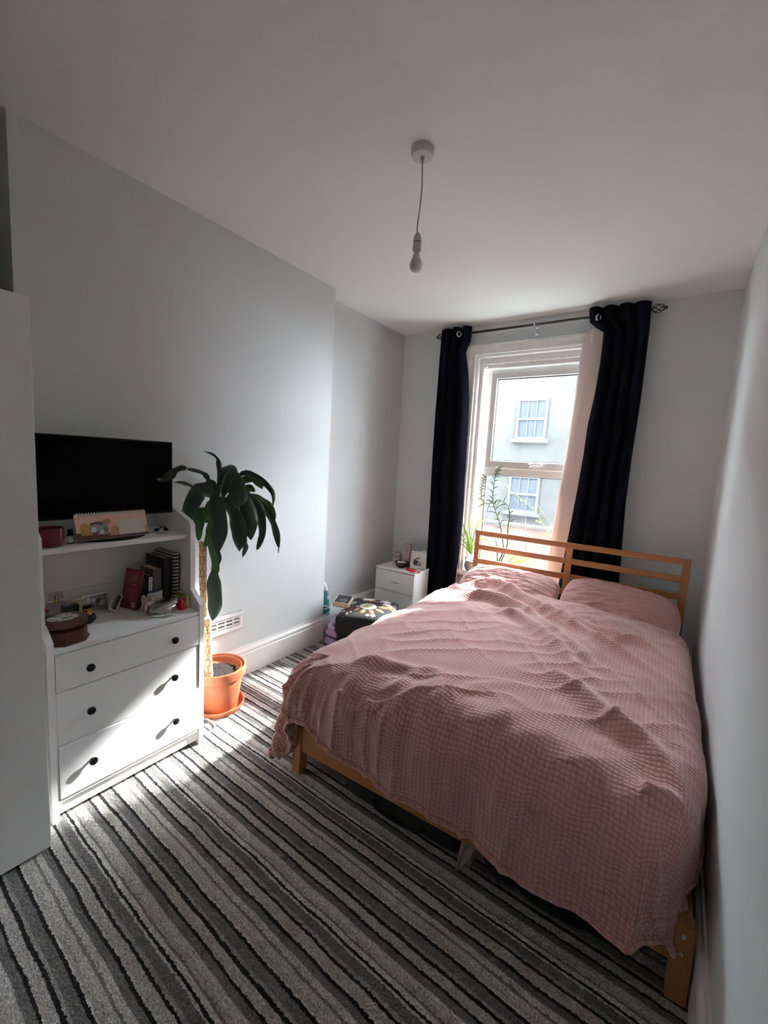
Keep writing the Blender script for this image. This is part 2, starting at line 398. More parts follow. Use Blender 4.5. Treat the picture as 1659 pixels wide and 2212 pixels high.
we = MB(); we.box(-9, WX0, TH, TH+.1, -3, 10.0); we.box(WX1, 9, TH, TH+.1, -3, 10.0); we.box(WX0, WX1, TH, TH+.1, -3, WZ0-.02); we.box(WX0, WX1, TH, TH+.1, WZ1, 10.0)
struct(we, 'wall_outside_blocker', 'house_render')  # unseen house front, added tall to keep sky light off the facade opposite
def moulding(path, prof, name, mat='gloss_white', flip=1):
    pts = [Vector((p[0], p[1])) for p in path]; N = len(pts); dirs = [(pts[i+1]-pts[i]).normalized() for i in range(N-1)]
    nor = [Vector((d.y, -d.x))*flip for d in dirs]; vs = []; fs = []; P = len(prof)
    for i in range(N):
        if i == 0: m = nor[0]
        elif i == N-1: m = nor[-1]
        else: m = (nor[i-1]+nor[i]); m = m/(1+nor[i-1].dot(nor[i]))
        for d, z in prof: vs.append((pts[i].x+m.x*d, pts[i].y+m.y*d, z))
    for i in range(N-1):
        for k in range(P): fs.append((i*P+k, i*P+(k+1) % P, (i+1)*P+(k+1) % P, (i+1)*P+k))
    fs += [tuple(range(P)), tuple(range((N-1)*P, N*P))[::-1]]
    return struct(MB().add(vs, fs), name, mat)
SK = [(0, 0), (.022, 0), (.022, .150), (.017, .155), (.017, .162), (.024, .170), (.020, .182), (.010, .192), (.007, .207), (0, .207)]
moulding([(0, YN), (0, YC), (XA, YC), (XA, 0)], SK, 'baseboard_left')
moulding([(XA+.023, 0), (XW-.023, 0)], SK, 'baseboard_back')
moulding([(XW, 0), (XW, YF)], SK, 'baseboard_right')

# ------------------------------------------------------------------ window
win = bpy.data.objects.new('window_1', None); COL.objects.link(win); win['kind'] = 'structure'; win.location = (0, 0, 0)
SY = .13     # plane of the frame
def part(mb, name, mat, parent, smooth=False): return mb.build(name, mat, parent, smooth)
# painted timber lining of the recess with staff beads
part(B(WX0, WX0+.022, -.005, .28, WZ0, WZ1, bev=.003), 'reveal_lining', 'trim_white', win)
part(B(WX1-.022, WX1, -.005, .28, WZ0, WZ1, bev=.003), 'reveal_lining', 'trim_white', win)
part(B(WX0+.022, WX1-.022, -.005, .28, WZ1-.022, WZ1, bev=.003), 'reveal_lining', 'trim_white', win)
for xa, xb in ((WX0+.022, WX0+.052), (WX1-.052, WX1-.022)): part(B(xa, xb, .05, .10, WZ0+.04, WZ1-.022, bev=.004), 'staff_bead', 'trim_white', win)
part(B(WX0+.052, WX1-.052, .05, .10, WZ1-.075, WZ1-.022, bev=.004), 'staff_bead', 'trim_white', win)
part(B(WX0+.052, WX1-.052, .075, .11, WZ1-.11, WZ1-.075, bev=.004), 'staff_bead', 'trim_white', win)
pts = [(random.uniform(-.012, .012), random.uniform(-.01, .01)) for _ in range(6)]
fx = MB()
for a, b in pts: fx.ball((WX0+.075+a, .06, WZ1-.085+b), .013, n=8, m=6)
part(fx, 'filler_lump', 'trim_white', win, True)
fx0, fx1, fz0, fz1 = .725, 1.675, .515, 2.445
fm = MB()
fm.box(fx0, fx0+.055, SY-.01, SY+.05, fz0, fz1, bev=.004); fm.box(fx1-.055, fx1, SY-.01, SY+.05, fz0, fz1, bev=.004)
fm.box(fx0+.055, fx1-.055, SY-.01, SY+.05, fz1-.05, fz1, bev=.004); fm.box(fx0+.055, fx1-.055, SY-.01, SY+.05, fz0, fz0+.055, bev=.004)
part(fm, 'frame', 'upvc', win)
part(B(fx0+.055, fx1-.055, SY-.01, SY+.05, 1.452, 1.522, bev=.005), 'transom', 'upvc', win)
sx0, sx1, sz0, sz1 = fx0+.045, fx1-.045, 1.515, fz1-.042
sm = MB()
sm.box(sx0, sx0+.055, SY-.03, SY+.03, sz0, sz1, bev=.006); sm.box(sx1-.055, sx1, SY-.03, SY+.03, sz0, sz1, bev=.006)
sm.box(sx0+.055, sx1-.055, SY-.03, SY+.03, sz1-.055, sz1, bev=.006); sm.box(sx0+.055, sx1-.055, SY-.03, SY+.03, sz0, sz0+.07, bev=.006)
sash = part(sm, 'opening_sash', 'upvc', win)
gk = MB()
for z0_, z1_, a, b in ((sz0+.07, sz1-.055, sx0+.055, sx1-.055), (fz0+.055, 1.452, fx0+.055, fx1-.055)):
    g = .005; y0_, y1_ = SY-.004, SY+.02
    gk.box(a, a+g, y0_, y1_, z0_, z1_); gk.box(b-g, b, y0_, y1_, z0_, z1_); gk.box(a, b, y0_, y1_, z0_, z0_+g); gk.box(a, b, y0_, y1_, z1_-g, z1_)
part(gk, 'gasket', 'black_plastic', win)
part(B(sx0+.058, sx1-.058, SY+.008, SY+.012, sz0+.073, sz1-.058), 'pane', 'dirty_pane', win)
part(B(fx0+.058, fx1-.058, SY+.008, SY+.012, fz0+.058, 1.449), 'pane', 'dirty_pane', win)
hp = at(1150, 1006, 1, SY-.04); hc = (fx0+fx1)/2
hd = MB().lathe([(.0, -.012), (.016, -.012), (.018, 0), (.016, .008), (0, .008)], 16); hd.xf(Matrix.Translation((hp.x-.03, SY-.036, hp.z)) @ Matrix.Rotation(PI/2, 4, 'X'))
hd.tube(spline([(hp.x-.03, SY-.045, hp.z), (hp.x, SY-.058, hp.z+.012), (hp.x+.05, SY-.06, hp.z+.014), (hp.x+.09, SY-.055, hp.z+.004)], 10), [.009]*9+[.008, .005], 8)
hw = hd.build('handle', 'white_plastic', win, True)
MB().ball((hp.x-.03, SY-.052, hp.z-.002), .006, n=8, m=6).build('lock', 'black_plastic', hw, True)
part(B(WX0-.11, WX1+.11, -.075, .13, WZ0-.005, WZ0+.03, bev=.008), 'sill', 'trim_white', win)
# architrave
AP = [(0, 0), (0, .030), (.016, .030), (.022, .024), (.040, .022), (.052, .030), (.066, .038), (.082, .038), (.090, .028), (.095, 0)]
def arch(name):
    vs = []; fs = []; P = len(AP)
    path = [((WX0, WZ0+.03), (-1, 0)), ((WX0, WZ1), (-1, 1)), ((WX1, WZ1), (1, 1)), ((WX1, WZ0+.03), (1, 0))]
    for (x, z), (nx, nz) in path:
        for o, d in AP: vs.append((x+nx*o, -d, z+nz*o))
    for i in range(3):
        for k in range(P): fs.append((i*P+k, i*P+(k+1) % P, (i+1)*P+(k+1) % P, (i+1)*P+k))
    fs += [tuple(range(P)), tuple(range(3*P, 4*P))[::-1]]
    return struct(MB().add(vs, fs), name, 'trim_white')
arch('trim_1')

# ------------------------------------------------------------------ outside
struct(B(-9, 9, .35, 6.0, -3.2, -3.0), 'yard_reflector', 'yard_bounce')  # unseen ground made pale to bounce sky light up onto the ceiling
struct(B(-25, 25, 6.0, 40, -3.2, -3.0), 'street', 'asphalt')
YB = 10.0
nh = thing('neighbour_house', 'pale grey rendered house with white sash windows seen through the window', 'house', (0, YB, -3.0))
def outw(px0, py0, px1, py1):
    a = at(px0, py0, 1, YB); b = at(px1, py1, 1, YB); return a.x, b.x, b.z+3.0, a.z+3.0
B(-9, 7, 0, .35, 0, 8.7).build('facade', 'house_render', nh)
B(-9.2, 7.2, -.2, .4, 8.7, 8.9).build('gutter', 'facade_white', nh)
MB().prism([(-.2, 8.9), (.35, 8.9), (3.5, 10.2), (3.5, 10.0)], 0, -9.2, 7.2).build('roof', 'roof_slate', nh)
def sashwin(x0, x1, z0, z1, sill=True):
    m = MB(); t = .07
    m.box(x0, x0+t, -.05, 0, z0, z1); m.box(x1-t, x1, -.05, 0, z0, z1); m.box(x0+t, x1-t, -.05, 0, z0, z0+t); m.box(x0+t, x1-t, -.05, 0, z1-t, z1); zm = (z0+z1)/2
    m.box(x0+t, x1-t, -.055, 0, zm-.03, zm+.03)
    w = m.build('window', 'facade_white', nh)
    g = MB()
    for k in (1, 2): xx = x0+t+(x1-x0-2*t)*k/3; g.box(xx-.012, xx+.012, -.04, -.012, z0+t, z1-t)
    g.build('glazing_bar', 'facade_white', w)
    B(x0+t, x1-t, -.012, 0, z0+t, z1-t).build('pane', 'old_glass', w)
    if sill: B(x0-.1, x1+.1, -.14, 0, z0-.1, z0).build('sill', 'facade_white', nh)
sashwin(*outw(1121, 862, 1178, 950)); x0, x1, z0, z1 = outw(1102, 1026, 1160, 1110); sashwin(x0, x1, z0, z1)
dx = 2.6
for k in (-2, 1, 2): sashwin(x0+dx*k, x1+dx*k, z0, z1)
gw = at(1130, 1140, 1, 6.0)
g = thing('garden_wall', 'low orange brick garden wall below the neighbouring house', 'wall', (0, 6.0, -3.0))
B(-7, 6, 0, .22, 0, gw.z+3.0, bev=.01).build('masonry', 'brick_orange', g)
B(-7, 6, -.03, .25, gw.z+3.0, gw.z+3.06, bev=.01).build('coping', 'house_render', g)

# ------------------------------------------------------------------ curtain rod
RZ, RY = 2.735, -.09
rod = thing('curtain_rod', 'black metal curtain pole with twisted cage finials above the window', 'curtain rod', (1.186, 0, RZ))
rx0, rx1 = .365-1.186, 2.015-1.186
MB().tube([(rx0, RY, 0), (rx1, RY, 0)], .0105, 12).build('pole', 'rod', rod, True)
for s, xe in ((-1, rx0), (1, rx1)):
    fn = MB(); L = .085
    for k in range(5):
        pts = []
        for i in range(15):
            t = i/14; a = 2*PI*k/5+t*2.4; r = .028*math.sin(PI*(t*.94+.03))**.9+.003
            pts.append((xe+s*(.012+L*t), RY+r*math.cos(a), r*math.sin(a)))
        fn.tube(pts, .0031, 5)
    fn.ball((xe+s*(L+.02), RY, 0), .009, n=10, m=8); fn.ball((xe+s*.008, RY, 0), .013, (.7, 1, 1), n=10, m=8)
    fn.build('finial', 'rod', rod, True)
for xb in (-.82, .0, .80):
    b = MB(); b.box(xb-.012, xb+.012, -.008, 0, -.07, .0); b.tube([(xb, -.004, -.045), (xb, RY, -.02)], .005, 8)
    b.tube([(xb+.014*math.cos(a), RY, .014*math.sin(a)) for a in []] or [(xb-.006, RY, 0), (xb+.006, RY, 0)], .0135, 12)
    b.build('bracket', 'steel' if xb == 0 else 'rod', rod, True)

# ------------------------------------------------------------------ curtains
def curtain(name, label, left, right, folds, phase, ztop, y0, group, amp=.038, seed=0, eyelets=()):
    th = thing(name, label, 'curtain', (0, 0, 0), group=group)
    LP = [at(px, py, 1, y0) for px, py in left]; RP = [at(px, py, 1, y0) for px, py in right]
    zl = [-p.z for p in LP]; xl = [p.x for p in LP]; zr = [-p.z for p in RP]; xr = [p.x for p in RP]
    nu, nv = 110, 60; vs = []; fs = []; zb = .06
    for j in range(nv+1):
        z = ztop+(zb-ztop)*j/nv; a = interp(-z, zl, xl); b = interp(-z, zr, xr)
        for i in range(nu+1):
            s = i/nu; w = s*folds*2*PI+phase; top = max(0, 1-(ztop-z)/.25)
            zz = z
            y = y0+amp*math.sin(w+.5*math.sin(j*.06+seed))*(1+.25*math.sin(seed+s*5+z*1.3))+.012*mnoise.noise(Vector((s*4, z*1.2, seed)))
            x = a+(b-a)*s+.012*math.cos(w)*amp/.04
            if j == 0: zz += .004*math.sin(w*1.0)
            vs.append((x, y, zz))
    for j in range(nv):
        for i in range(nu): k = j*(nu+1)+i; fs.append((k, k+1, k+nu+2, k+nu+1))
    o = MB().add(vs, fs).build('cloth', 'navy_cloth', th, 'all'); md = o.modifiers.new('thick', 'SOLIDIFY'); md.thickness = .003
    rings = MB()
    for px, py in eyelets:
        c = at(px, py, 1, y0-.048); t = MB(); t.tube([(0, .0215*math.cos(a), .0215*math.sin(a)) for a in [2*PI*i/24 for i in range(24)]], .0050, 8, closed=True)
        t.xf(Matrix.Translation(c) @ Matrix.Rotation(math.radians(-35), 4, 'Z'))
        t.build('eyelet', 'steel', th, True)
    return th, (zl, xl, zr, xr)
Lc, Ld = curtain('curtain', 'near black navy curtain hanging beside the white chest of drawers by the alcove',
    [(953, 700), (944, 789), (935, 890), (929, 991), (922, 1110), (917, 1230), (910, 1330)], [(1016, 700), (1013, 735), (1002, 757), (1007, 809), (1008, 856), (1005, 924), (1001, 991), (998, 1042), (995, 1110), (988, 1194), (980, 1255), (975, 1300)],
    3.0, .6, 2.79, -.115, 'navy curtains on the black pole', eyelets=[(992, 722)])
Rc, Rd = curtain('curtain', 'near black navy curtain with pale lining turned out hanging behind the headboard',
    [(1274, 672), (1276, 700), (1306, 712), (1298, 779), (1285, 856), (1271, 917), (1261, 985), (1248, 1059), (1231, 1147), (1210, 1248), (1200, 1300)], [(1411, 640), (1406, 698), (1386, 856), (1366, 985), (1352, 1093), (1339, 1248), (1334, 1300)],
    4.0, 2.2, 2.79, -.115, 'navy curtains on the black pole', seed=3, eyelets=[(1293, 686)])
def lining(th, ins, outs, y_in, y_out):
    IP = [at(px, py, 1, y_in) for px, py in ins]; OP = [at(px, py, 1, y_out) for px, py in outs]
    vs = []; fs = []; nu = 10; nv = 50; z1 = min(IP[0].z, OP[0].z); z0 = .08
    for j in range(nv+1):
        z = z1+(z0-z1)*j/nv; a = interp(-z, [-p.z for p in IP], [p.x for p in IP]); b = interp(-z, [-p.z for p in OP], [p.x for p in OP])
        for i in range(nu+1):
            s = i/nu; vs.append((a+(b-a)*s, y_in+(y_out-y_in)*s+.014*math.sin(s*PI*1.5+z)+.006*mnoise.noise(Vector((s*2, z*2, 5))), z))
    for j in range(nv):
        for i in range(nu): k = j*(nu+1)+i; fs.append((k, k+1, k+nu+2, k+nu+1))
    o = MB().add(vs, fs).build('lining', 'lining_cloth', th, 'all'); md = o.modifiers.new('thick', 'SOLIDIFY'); md.thickness = .002
    return o
lining(Rc, [(1310, 704), (1300, 779), (1288, 856), (1274, 917), (1264, 985), (1251, 1059), (1234, 1147), (1213, 1248), (1203, 1300)], [(1266, 708), (1254, 762), (1241, 856), (1231, 920), (1221, 985), (1205, 1076), (1190, 1167), (1180, 1238), (1174, 1300)], -.10, -.045)
lining(Lc, [(1002, 740), (1003, 757), (1005, 809), (1005, 856), (1003, 924), (997, 991), (985, 1255)], [(1016, 738), (1011, 760), (1011, 809), (1010, 856), (1007, 924), (1000, 991), (988, 1255)], -.10, -.06)
tg = [at(1289, 703, 1, -.075), at(1280, 703, 1, -.075), at(1276, 740, 1, -.085), at(1283, 741, 1, -.085)]
MB().add([p for p in tg]+[p+Vector((0, .002, 0)) for p in tg], [(0, 1, 2, 3), (7, 6, 5, 4), (0, 4, 5, 1), (1, 5, 6, 2), (2, 6, 7, 3), (3, 7, 4, 0)]).build('care_tag', 'white_plastic', Rc)

# ------------------------------------------------------------------ pendant lamp
pl = thing('pendant_lamp', 'white ceiling rose with short cord, lampholder and bare bulb', 'lamp', (1.31, -2.225, H))
MB().lathe([(0, -.032), (.030, -.034), (.043, -.031), (.047, -.024), (.048, 0), (0, 0)], 40, cap=False).build('ceiling_rose', 'lamp_plastic', pl, True)
MB().lathe([(0, -.050), (.006, -.050), (.009, -.036), (.010, -.030), (0, -.030)], 16, cap=False).build('cord_grip', 'lamp_plastic', pl, True)
zb = -.390
MB().tube(spline([(0, 0, -.04), (.006, 0, -.12), (.004, .002, -.2), (-.004, 0, -.3), (0, 0, zb+0.0577)], 20), .0032, 8).build('cord', 'cable_grey', pl, True)
hol = MB().lathe([(0, zb+0.0631), (.005, zb+0.0631), (.012, zb+0.0554), (.0165, zb+0.0423), (.0172, zb+0.0246), (0, zb+0.0246)], 24, cap=False).build('lampholder', 'lamp_plastic', pl, True)
MB().lathe([(.0165, zb+0.0246), (.0165, zb+0.0216)], 24).build('seam', 'black_plastic', hol, True)
MB().lathe([(.0176, zb+0.0216), (.0182, zb-0.0092), (.016, zb-0.0131), (.010, zb-0.0131)], 24).build('skirt', 'lamp_plastic', hol, True)
bl = MB().lathe([(.0125, zb-0.0077), (.0128, zb-0.0216), (.0150, zb-0.0308), (.0190, zb-0.0447)], 24).build('bulb_collar', 'lamp_plastic', pl, True)
MB().lathe([(.0190, zb-0.0447), (.0238, zb-0.0554), (.0266, zb-0.0678), (.0248, zb-0.0801), (.019, zb-0.0893), (.008, zb-0.0936), (0, zb-0.0939)], 32, cap=False).build('bulb', 'bulb_glass', pl, True)

# ------------------------------------------------------------------ wardrobe
wr = thing('wardrobe', 'tall plain white wardrobe standing next to the chest of drawers', 'wardrobe', (.553, -3.35, 0))
B(-.535, -.022, -1.10, 0, .0, 1.985, bev=.002).build('body', 'laminate', wr)
B(-.02, 0, -.550, -.0, .012, 1.986, bev=.0025).build('door', 'laminate', wr)
B(-.02, 0, -1.10, -.553, .012, 1.986, bev=.0025).build('door', 'laminate', wr)
bx = thing('storage_box', 'black box standing in the dark alcove on top of the wardrobe', 'box', (.0, -3.42, 1.985))
B(-.38, -.02, -.42, 0, 0, .30, bev=.01).build('carton', 'black_matte', bx); B(-.385, -.015, -.425, .005, .30, .335, bev=.008).build('lid', 'black_matte', bx)

# ------------------------------------------------------------------ chest of drawers with shelf
DX, DR, DL = .4375, -2.650, -3.309
dr = thing('chest_of_drawers', 'white chest of three drawers with an open shelf above', 'chest of drawers', (0, 0, 0))
ZT = .722
def sidep(ya, yb):
    return MB().prism([(.03, 0), (DX, 0), (DX, .755), (.355, .820), (.355, 1.150), (.335, 1.170), (.185, 1.222), (.03, 1.222)], 1, ya, yb)
for ya, yb in ((DR-.025, DR), (DL, DL+.025)): sidep(ya, yb).build('side_panel', 'laminate_edge', dr)
B(.03, DX-.003, DL+.025, DR-.025, ZT-.018, ZT, bev=.001).build('top_panel', 'laminate', dr)
B(.03, .325, DL+.025, DR-.025, 1.080, 1.100, bev=.001).build('shelf', 'laminate_edge', dr)
B(.03, .038, DL+.025, DR-.025, .72, .835).build('back_panel', 'laminate', dr); B(.03, .038, DL+.025, DR-.025, .838, 1.20).build('back_panel', 'laminate', dr)
B(.06, DX-.02, DL+.025, DR-.025, .02, .085).build('plinth', 'laminate', dr)
B(.038, DX-.075, DL+.025, DR-.025, .085, ZT-.018).build('carcass', 'laminate', dr)
B(DX-.032, DX-.004, DL+.025, DR-.025, .078, .0885, bev=.001).build('bottom_rail', 'laminate_edge', dr)
for z0, z1, out in ((.5490, .6990, 0), (.3200, .5440, -.004), (.0945, .3150, .004)):
    d = B(DX-.030, DX-.001+out, DL+.028, DR-.028, z0, z1, bev=.0018).build('drawer', 'laminate', dr)
    for yy in (-2.812, -3.168):
        kz = {.5490: .620, .3200: .431, .0945: .209}[z0]
        k = MB().lathe([(0, 0), (.0055, 0), (.005, .010), (.0065, .014), (.0150, .017), (.0165, .021), (.0150, .0255), (.006, .028), (0, .028)], 20, cap=False)
        k.xf(Matrix.Translation((DX-.001+out, yy, kz)) @ Matrix.Rotation(PI/2, 4, 'Y')); k.build('knob', 'knob', d, True)

# ------------------------------------------------------------------ television
tv = thing('television', 'flat black television standing on the shelf of the white chest', 'television', (.205, -2.975, 1.100))
B(-.030, 0, -.292, .292, .098, .458, bev=.004).build('casing', 'black_plastic', tv)
B(-.001, .0015, -.284, .284, .108, .450, bev=.001).build('screen', 'screen', tv)
B(-.045, -.02, -.05, .05, .008, .25, bev=.006).build('neck', 'black_plastic', tv)
ft = MB().lathe([(.0, 0), (.98, 0), (1, .35), (.95, .75), (.3, 1), (0, 1)], 40, cap=False); ft.xf(Matrix.Translation((-.01, .0, 0)) @ Matrix.Diagonal((.105, .150, .012, 1))); ft.build('stand_base', 'black_plastic', tv, True)

# ------------------------------------------------------------------ things on the shelf
ZS = 1.100
o = thing('candle_pot', 'round ribbed dark red glass pot on the shelf beside the small bottle', 'pot', (.258, -3.225, ZS))
rp = MB(); prof = [(0, 0), (.030, 0), (.040, .010), (.0475, .035), (.0470, .062), (.0435, .078), (.0405, .078), (.043, .060), (.043, .036), (.034, .012), (0, .010)]
rp.lathe(prof, 48, cap=False); rp.build('vessel', 'red_glass', o, True)
o = thing('oil_bottle', 'small bottle with white label and black screw cap on the shelf', 'bottle', (.232, -3.148, ZS))
MB().lathe([(0, 0), (.0125, 0), (.0135, .002), (.0135, .034), (.012, .038), (.008, .041), (0, .041)], 24, cap=False).build('glass_body', 'perfume_black', o, True)
MB().lathe([(.0138, .005), (.0138, .033)], 24, cap=False).build('paper_label', 'card_white', o, True)
MB().lathe([(0, .041), (.0105, .041), (.0105, .057), (.0095, .060), (0, .060)], 24, cap=False).build('cap', 'black_plastic', o, True)
# desk calendar
ca = thing('desk_calendar', 'spiral bound desk calendar with peach pages and a couple photo below the television', 'calendar', (.246, -2.990, ZS+.012), rz=math.radians(2))
CW, CH = .150, .116
def page(mb, y0, y1, h0, h1, t, off=0):       # patch lying on the tilted front page: y across, h up the page
    a = math.radians(17)
    def P(y, h, n): return (.030-h*math.sin(a)+n*math.cos(a), y, h*math.cos(a)+n*math.sin(a))
    vs = [P(y0, h0, off), P(y1, h0, off), P(y1, h1, off), P(y0, h1, off), P(y0, h0, off+t), P(y1, h0, off+t), P(y1, h1, off+t), P(y0, h1, off+t)]
    mb.add(vs, [(0, 3, 2, 1), (4, 5, 6, 7), (0, 1, 5, 4), (1, 2, 6, 5), (2, 3, 7, 6), (3, 0, 4, 7)]); return mb
def pagepoly(pts, off, t):
    a = math.radians(17); n = len(pts)
    def P(y, h, k): return (.030-h*math.sin(a)+k*math.cos(a), y, h*math.cos(a)+k*math.sin(a))
    m = MB(); m.add([P(y, h, off) for y, h in pts]+[P(y, h, off+t) for y, h in pts], [tuple(range(n))[::-1], tuple(range(n, 2*n))]+[(i, (i+1) % n, n+(i+1) % n, n+i) for i in range(n)]); return m
pg = page(MB(), -CW, CW, 0, CH, .0012).build('front_page', 'pink_card', ca)
bk = MB(); bk.add([(-.026, -CW, 0), (-.026, CW, 0), (.002, CW, CH*.955), (.002, -CW, CH*.955), (-.028, -CW, 0), (-.028, CW, 0), (.0, CW, CH*.955), (.0, -CW, CH*.955)], [(0, 1, 2, 3), (7, 6, 5, 4), (0, 4, 5, 1), (1, 5, 6, 2), (2, 6, 7, 3), (3, 7, 4, 0)]); bk.build('easel_back', 'card_white', ca)
B(-.028, .031, -CW, CW, -.001, .001).build('easel_base', 'card_white', ca)
pagepoly([(-CW, 0), (CW, 0), (CW, .012), (.09, .012), (.03, .019), (-.02, .026), (-.07, .020), (-.11, .030), (-CW, .034)], .0012, .0004).build('wave_shape', 'dark_card', pg)
pagepoly([(-.132, .022), (-.098, .022)]+[(-.115+.017*math.cos(t), .058+.017*math.sin(t)) for t in [PI*i/10 for i in range(11)]], .0017, .0004).build('arch_shape', 'ochre_card', pg)
pagepoly([(-.026+.017*math.cos(t), .075+.014*math.sin(t)) for t in [2*PI*i/20 for i in range(20)]], .0021, .0004).build('disc_shape', 'rust_card', pg)
pagepoly([(-.02, .012), (.02, .012), (.02, .05), (.0, .056), (-.015, .05)], .0016, .0003).build('clay_shape', 'clay_card', pg)
pagepoly([(.12, .012), (CW, .012), (CW, .05), (.13, .04)], .0016, .0003).build('clay_shape', 'clay_card', pg)
ph = page(MB(), -.098, -.024, .020, .064, .0004, .0019); ph.build('couple_photo', 'photo_mid', pg)
pagepoly([(-.098, .064), (-.024, .064), (-.030, .074), (-.06, .080), (-.09, .076)], .0019, .0004).build('photo_top', 'photo_dark', pg)
for c, (yy, hh, ra, rb) in zip(('photo_light', 'photo_light', 'red_book', 'skin_print', 'skin_print', 'photo_dark', 'green_leaf'), ((-.082, .044, .012, .013), (-.052, .030, .010, .010), (-.078, .026, .011, .010), (-.076, .062, .006, .007), (-.064, .060, .005, .006), (-.080, .067, .008, .005), (-.034, .044, .009, .012))):
    pagepoly([(yy+ra*math.cos(t), hh+rb*math.sin(t)) for t in [2*PI*i/14 for i in range(14)]], .0024 if c != 'photo_dark' else .0022, .0003).build('photo_detail', c, pg)
page(MB(), .020, .136, .012, .080, .0004, .0021).build('month_grid', 'grid_print', pg)
tl = MB()
for k in range(6): page(tl, .062+k*.006, .0655+k*.006, .086, .0895, .0003, .0013)
tl.build('heading_print', 'clay_card', pg)
hl = MB(); wire = MB()
for k in range(26):
    yy = -CW+.010+k*(2*CW-.02)/25; page(hl, yy-.0018, yy+.0018, CH-.009, CH-.005, .0003, .0013)
    wire.tube([(.001+.0065*math.cos(t), yy+.0005*t, CH*.955-.001+.0065*math.sin(t)) for t in [2*PI*i/10 for i in range(10)]], .0013, 5, closed=True)
hl.build('punched_hole', 'black_plastic', pg, kind='stuff'); wire.build('spiral_binding', 'paper', ca, True, kind='stuff')
# trinket dish
td = thing('trinket_dish', 'shallow pale dish holding dark trinkets at the end of the shelf', 'dish', (.205, -2.742, ZS))
MB().lathe([(0, 0), (.022, 0), (.036, .006), (.040, .010), (.038, .011), (.022, .004), (0, .004)], 32, cap=False).build('dish', 'card_white', td, True)
for nm, c, r, s, m in (('dark_bead', (-.006, -.022, .014), .011, (1, 1.2, .7), 'black_plastic'), ('dark_bead', (.0, .020, .014), .010, (1, 1.4, .7), 'black_plastic'), ('pale_bead', (.004, -.002, .012), .009, (1, 1.3, .8), 'pebble')): MB().ball(c, r, s, 12, 8).build(nm, m, td, True)
MB().tube([(-.004+.012*math.cos(t)*.5, .010+.014*math.cos(t), .018+.010*math.sin(t)) for t in [2*PI*i/18 for i in range(18)]], .0025, 6, closed=True).build('ring', 'black_plastic', td, True)

# ------------------------------------------------------------------ things on the chest top
# books, right to left from the side panel
def book(name, label, y1, th, depth, hgt, x1, mats, lean=0.0, z=ZT, pages='page_block'):
    b = thing(name, label, 'book', (x1, y1, z)); b.rotation_euler = (lean, 0, 0)
    m = MB(); m.box(-depth, 0, -th, -th+.003, 0, hgt); m.box(-depth, 0, -.003, 0, 0, hgt); m.build('cover', mats[0], b)
    B(-.004, 0, -th, 0, 0, hgt, bev=.001).build('spine', mats[1] if len(mats) > 1 else mats[0], b)
    B(-depth+.004, -.004, -th+.003, -.003, .004, hgt-.004).build('page_block', pages, b); return b
b = book('box_file', 'tall black and white striped folder with red edge against the side panel', -2.680, .030, .19, .268, .262, ['zebra_card', 'zebra_card']); 
B(-.001, .0015, -.004, .0005, 0, .268).build('red_edge', 'red_book', b); B(-.19, 0, -.030, 0, .268, .270).build('top_edge', 'zebra_card_top', b)
book('book', 'tall black hardback with pale page edge next to the striped folder', -2.712, .040, .18, .248, .245, ['black_book', 'black_book'], pages='photo_mid')
bb = book('book', 'thick grey paperback standing between the black hardback and the white spine', -2.754, .042, .13, .196, .225, ['grey_book', 'grey_book'])
for k, (za, zb_) in enumerate(((.09, .094), (.105, .107), (.112, .113), (.06, .061))): B(0, .0006, -.030, -.012, za, zb_).build('print_line', 'photo_dark', bb)
bb = book('book', 'paperback with white and blue labelled spine leaning beside the grey book', -2.800, .024, .12, .168, .225, ['black_book', 'black_book'], lean=-.03)
B(0, .0006, -.022, -.004, .09, .160).build('spine_print', 'card_white', bb); B(0, .0008, -.022, -.004, .078, .092).build('blue_band', 'blue_print', bb); B(0, .0006, -.016, -.006, .0, .076).build('spine_print', 'card_white', bb)
for za in (.105, .118, .126, .146): B(.0006, .0009, -.016, -.009, za, za+.004).build('print_line', 'photo_dark', bb)
book('book', 'slim black paperback hidden behind the leaning red book', -2.832, .024, .12, .165, .215, ['black_book'], lean=-.08)
rb = thing('book', 'dark red paperback leaning at an angle against the row of books', 'book', (.222, -2.868, ZT+.003)); rb.rotation_euler = (-.20, 0, .22)
B(-.110, 0, -.016, -.0135, 0, .195).build('cover', 'red_book', rb); B(-.110, 0, -.0025, 0, 0, .195).build('cover', 'red_book', rb); B(-.108, -.002, -.0135, -.0025, .002, .193).build('page_block', 'page_block', rb); B(-.002, 0, -.016, 0, 0, .195).build('spine', 'red_book', rb)
for k, (za, xa, xb_) in enumerate(((.160, -.055, -.020), (.152, -.062, -.024), (.144, -.070, -.020), (.136, -.05, -.022), (.129, -.078, -.066), (.122, -.05, -.024))): B(xa, xb_, -.0166, -.0160, za, za+.0028).build('print_line', 'clay_card', rb)
for k in range(9): B(-.092, -.03, -.0165, -.0160, .048+k*.006, .0495+k*.006).build('print_line', 'rust_card', rb)
B(-.035, -.012, -.0166, -.0160, .012, .036).build('barcode_panel', 'photo_mid', rb)
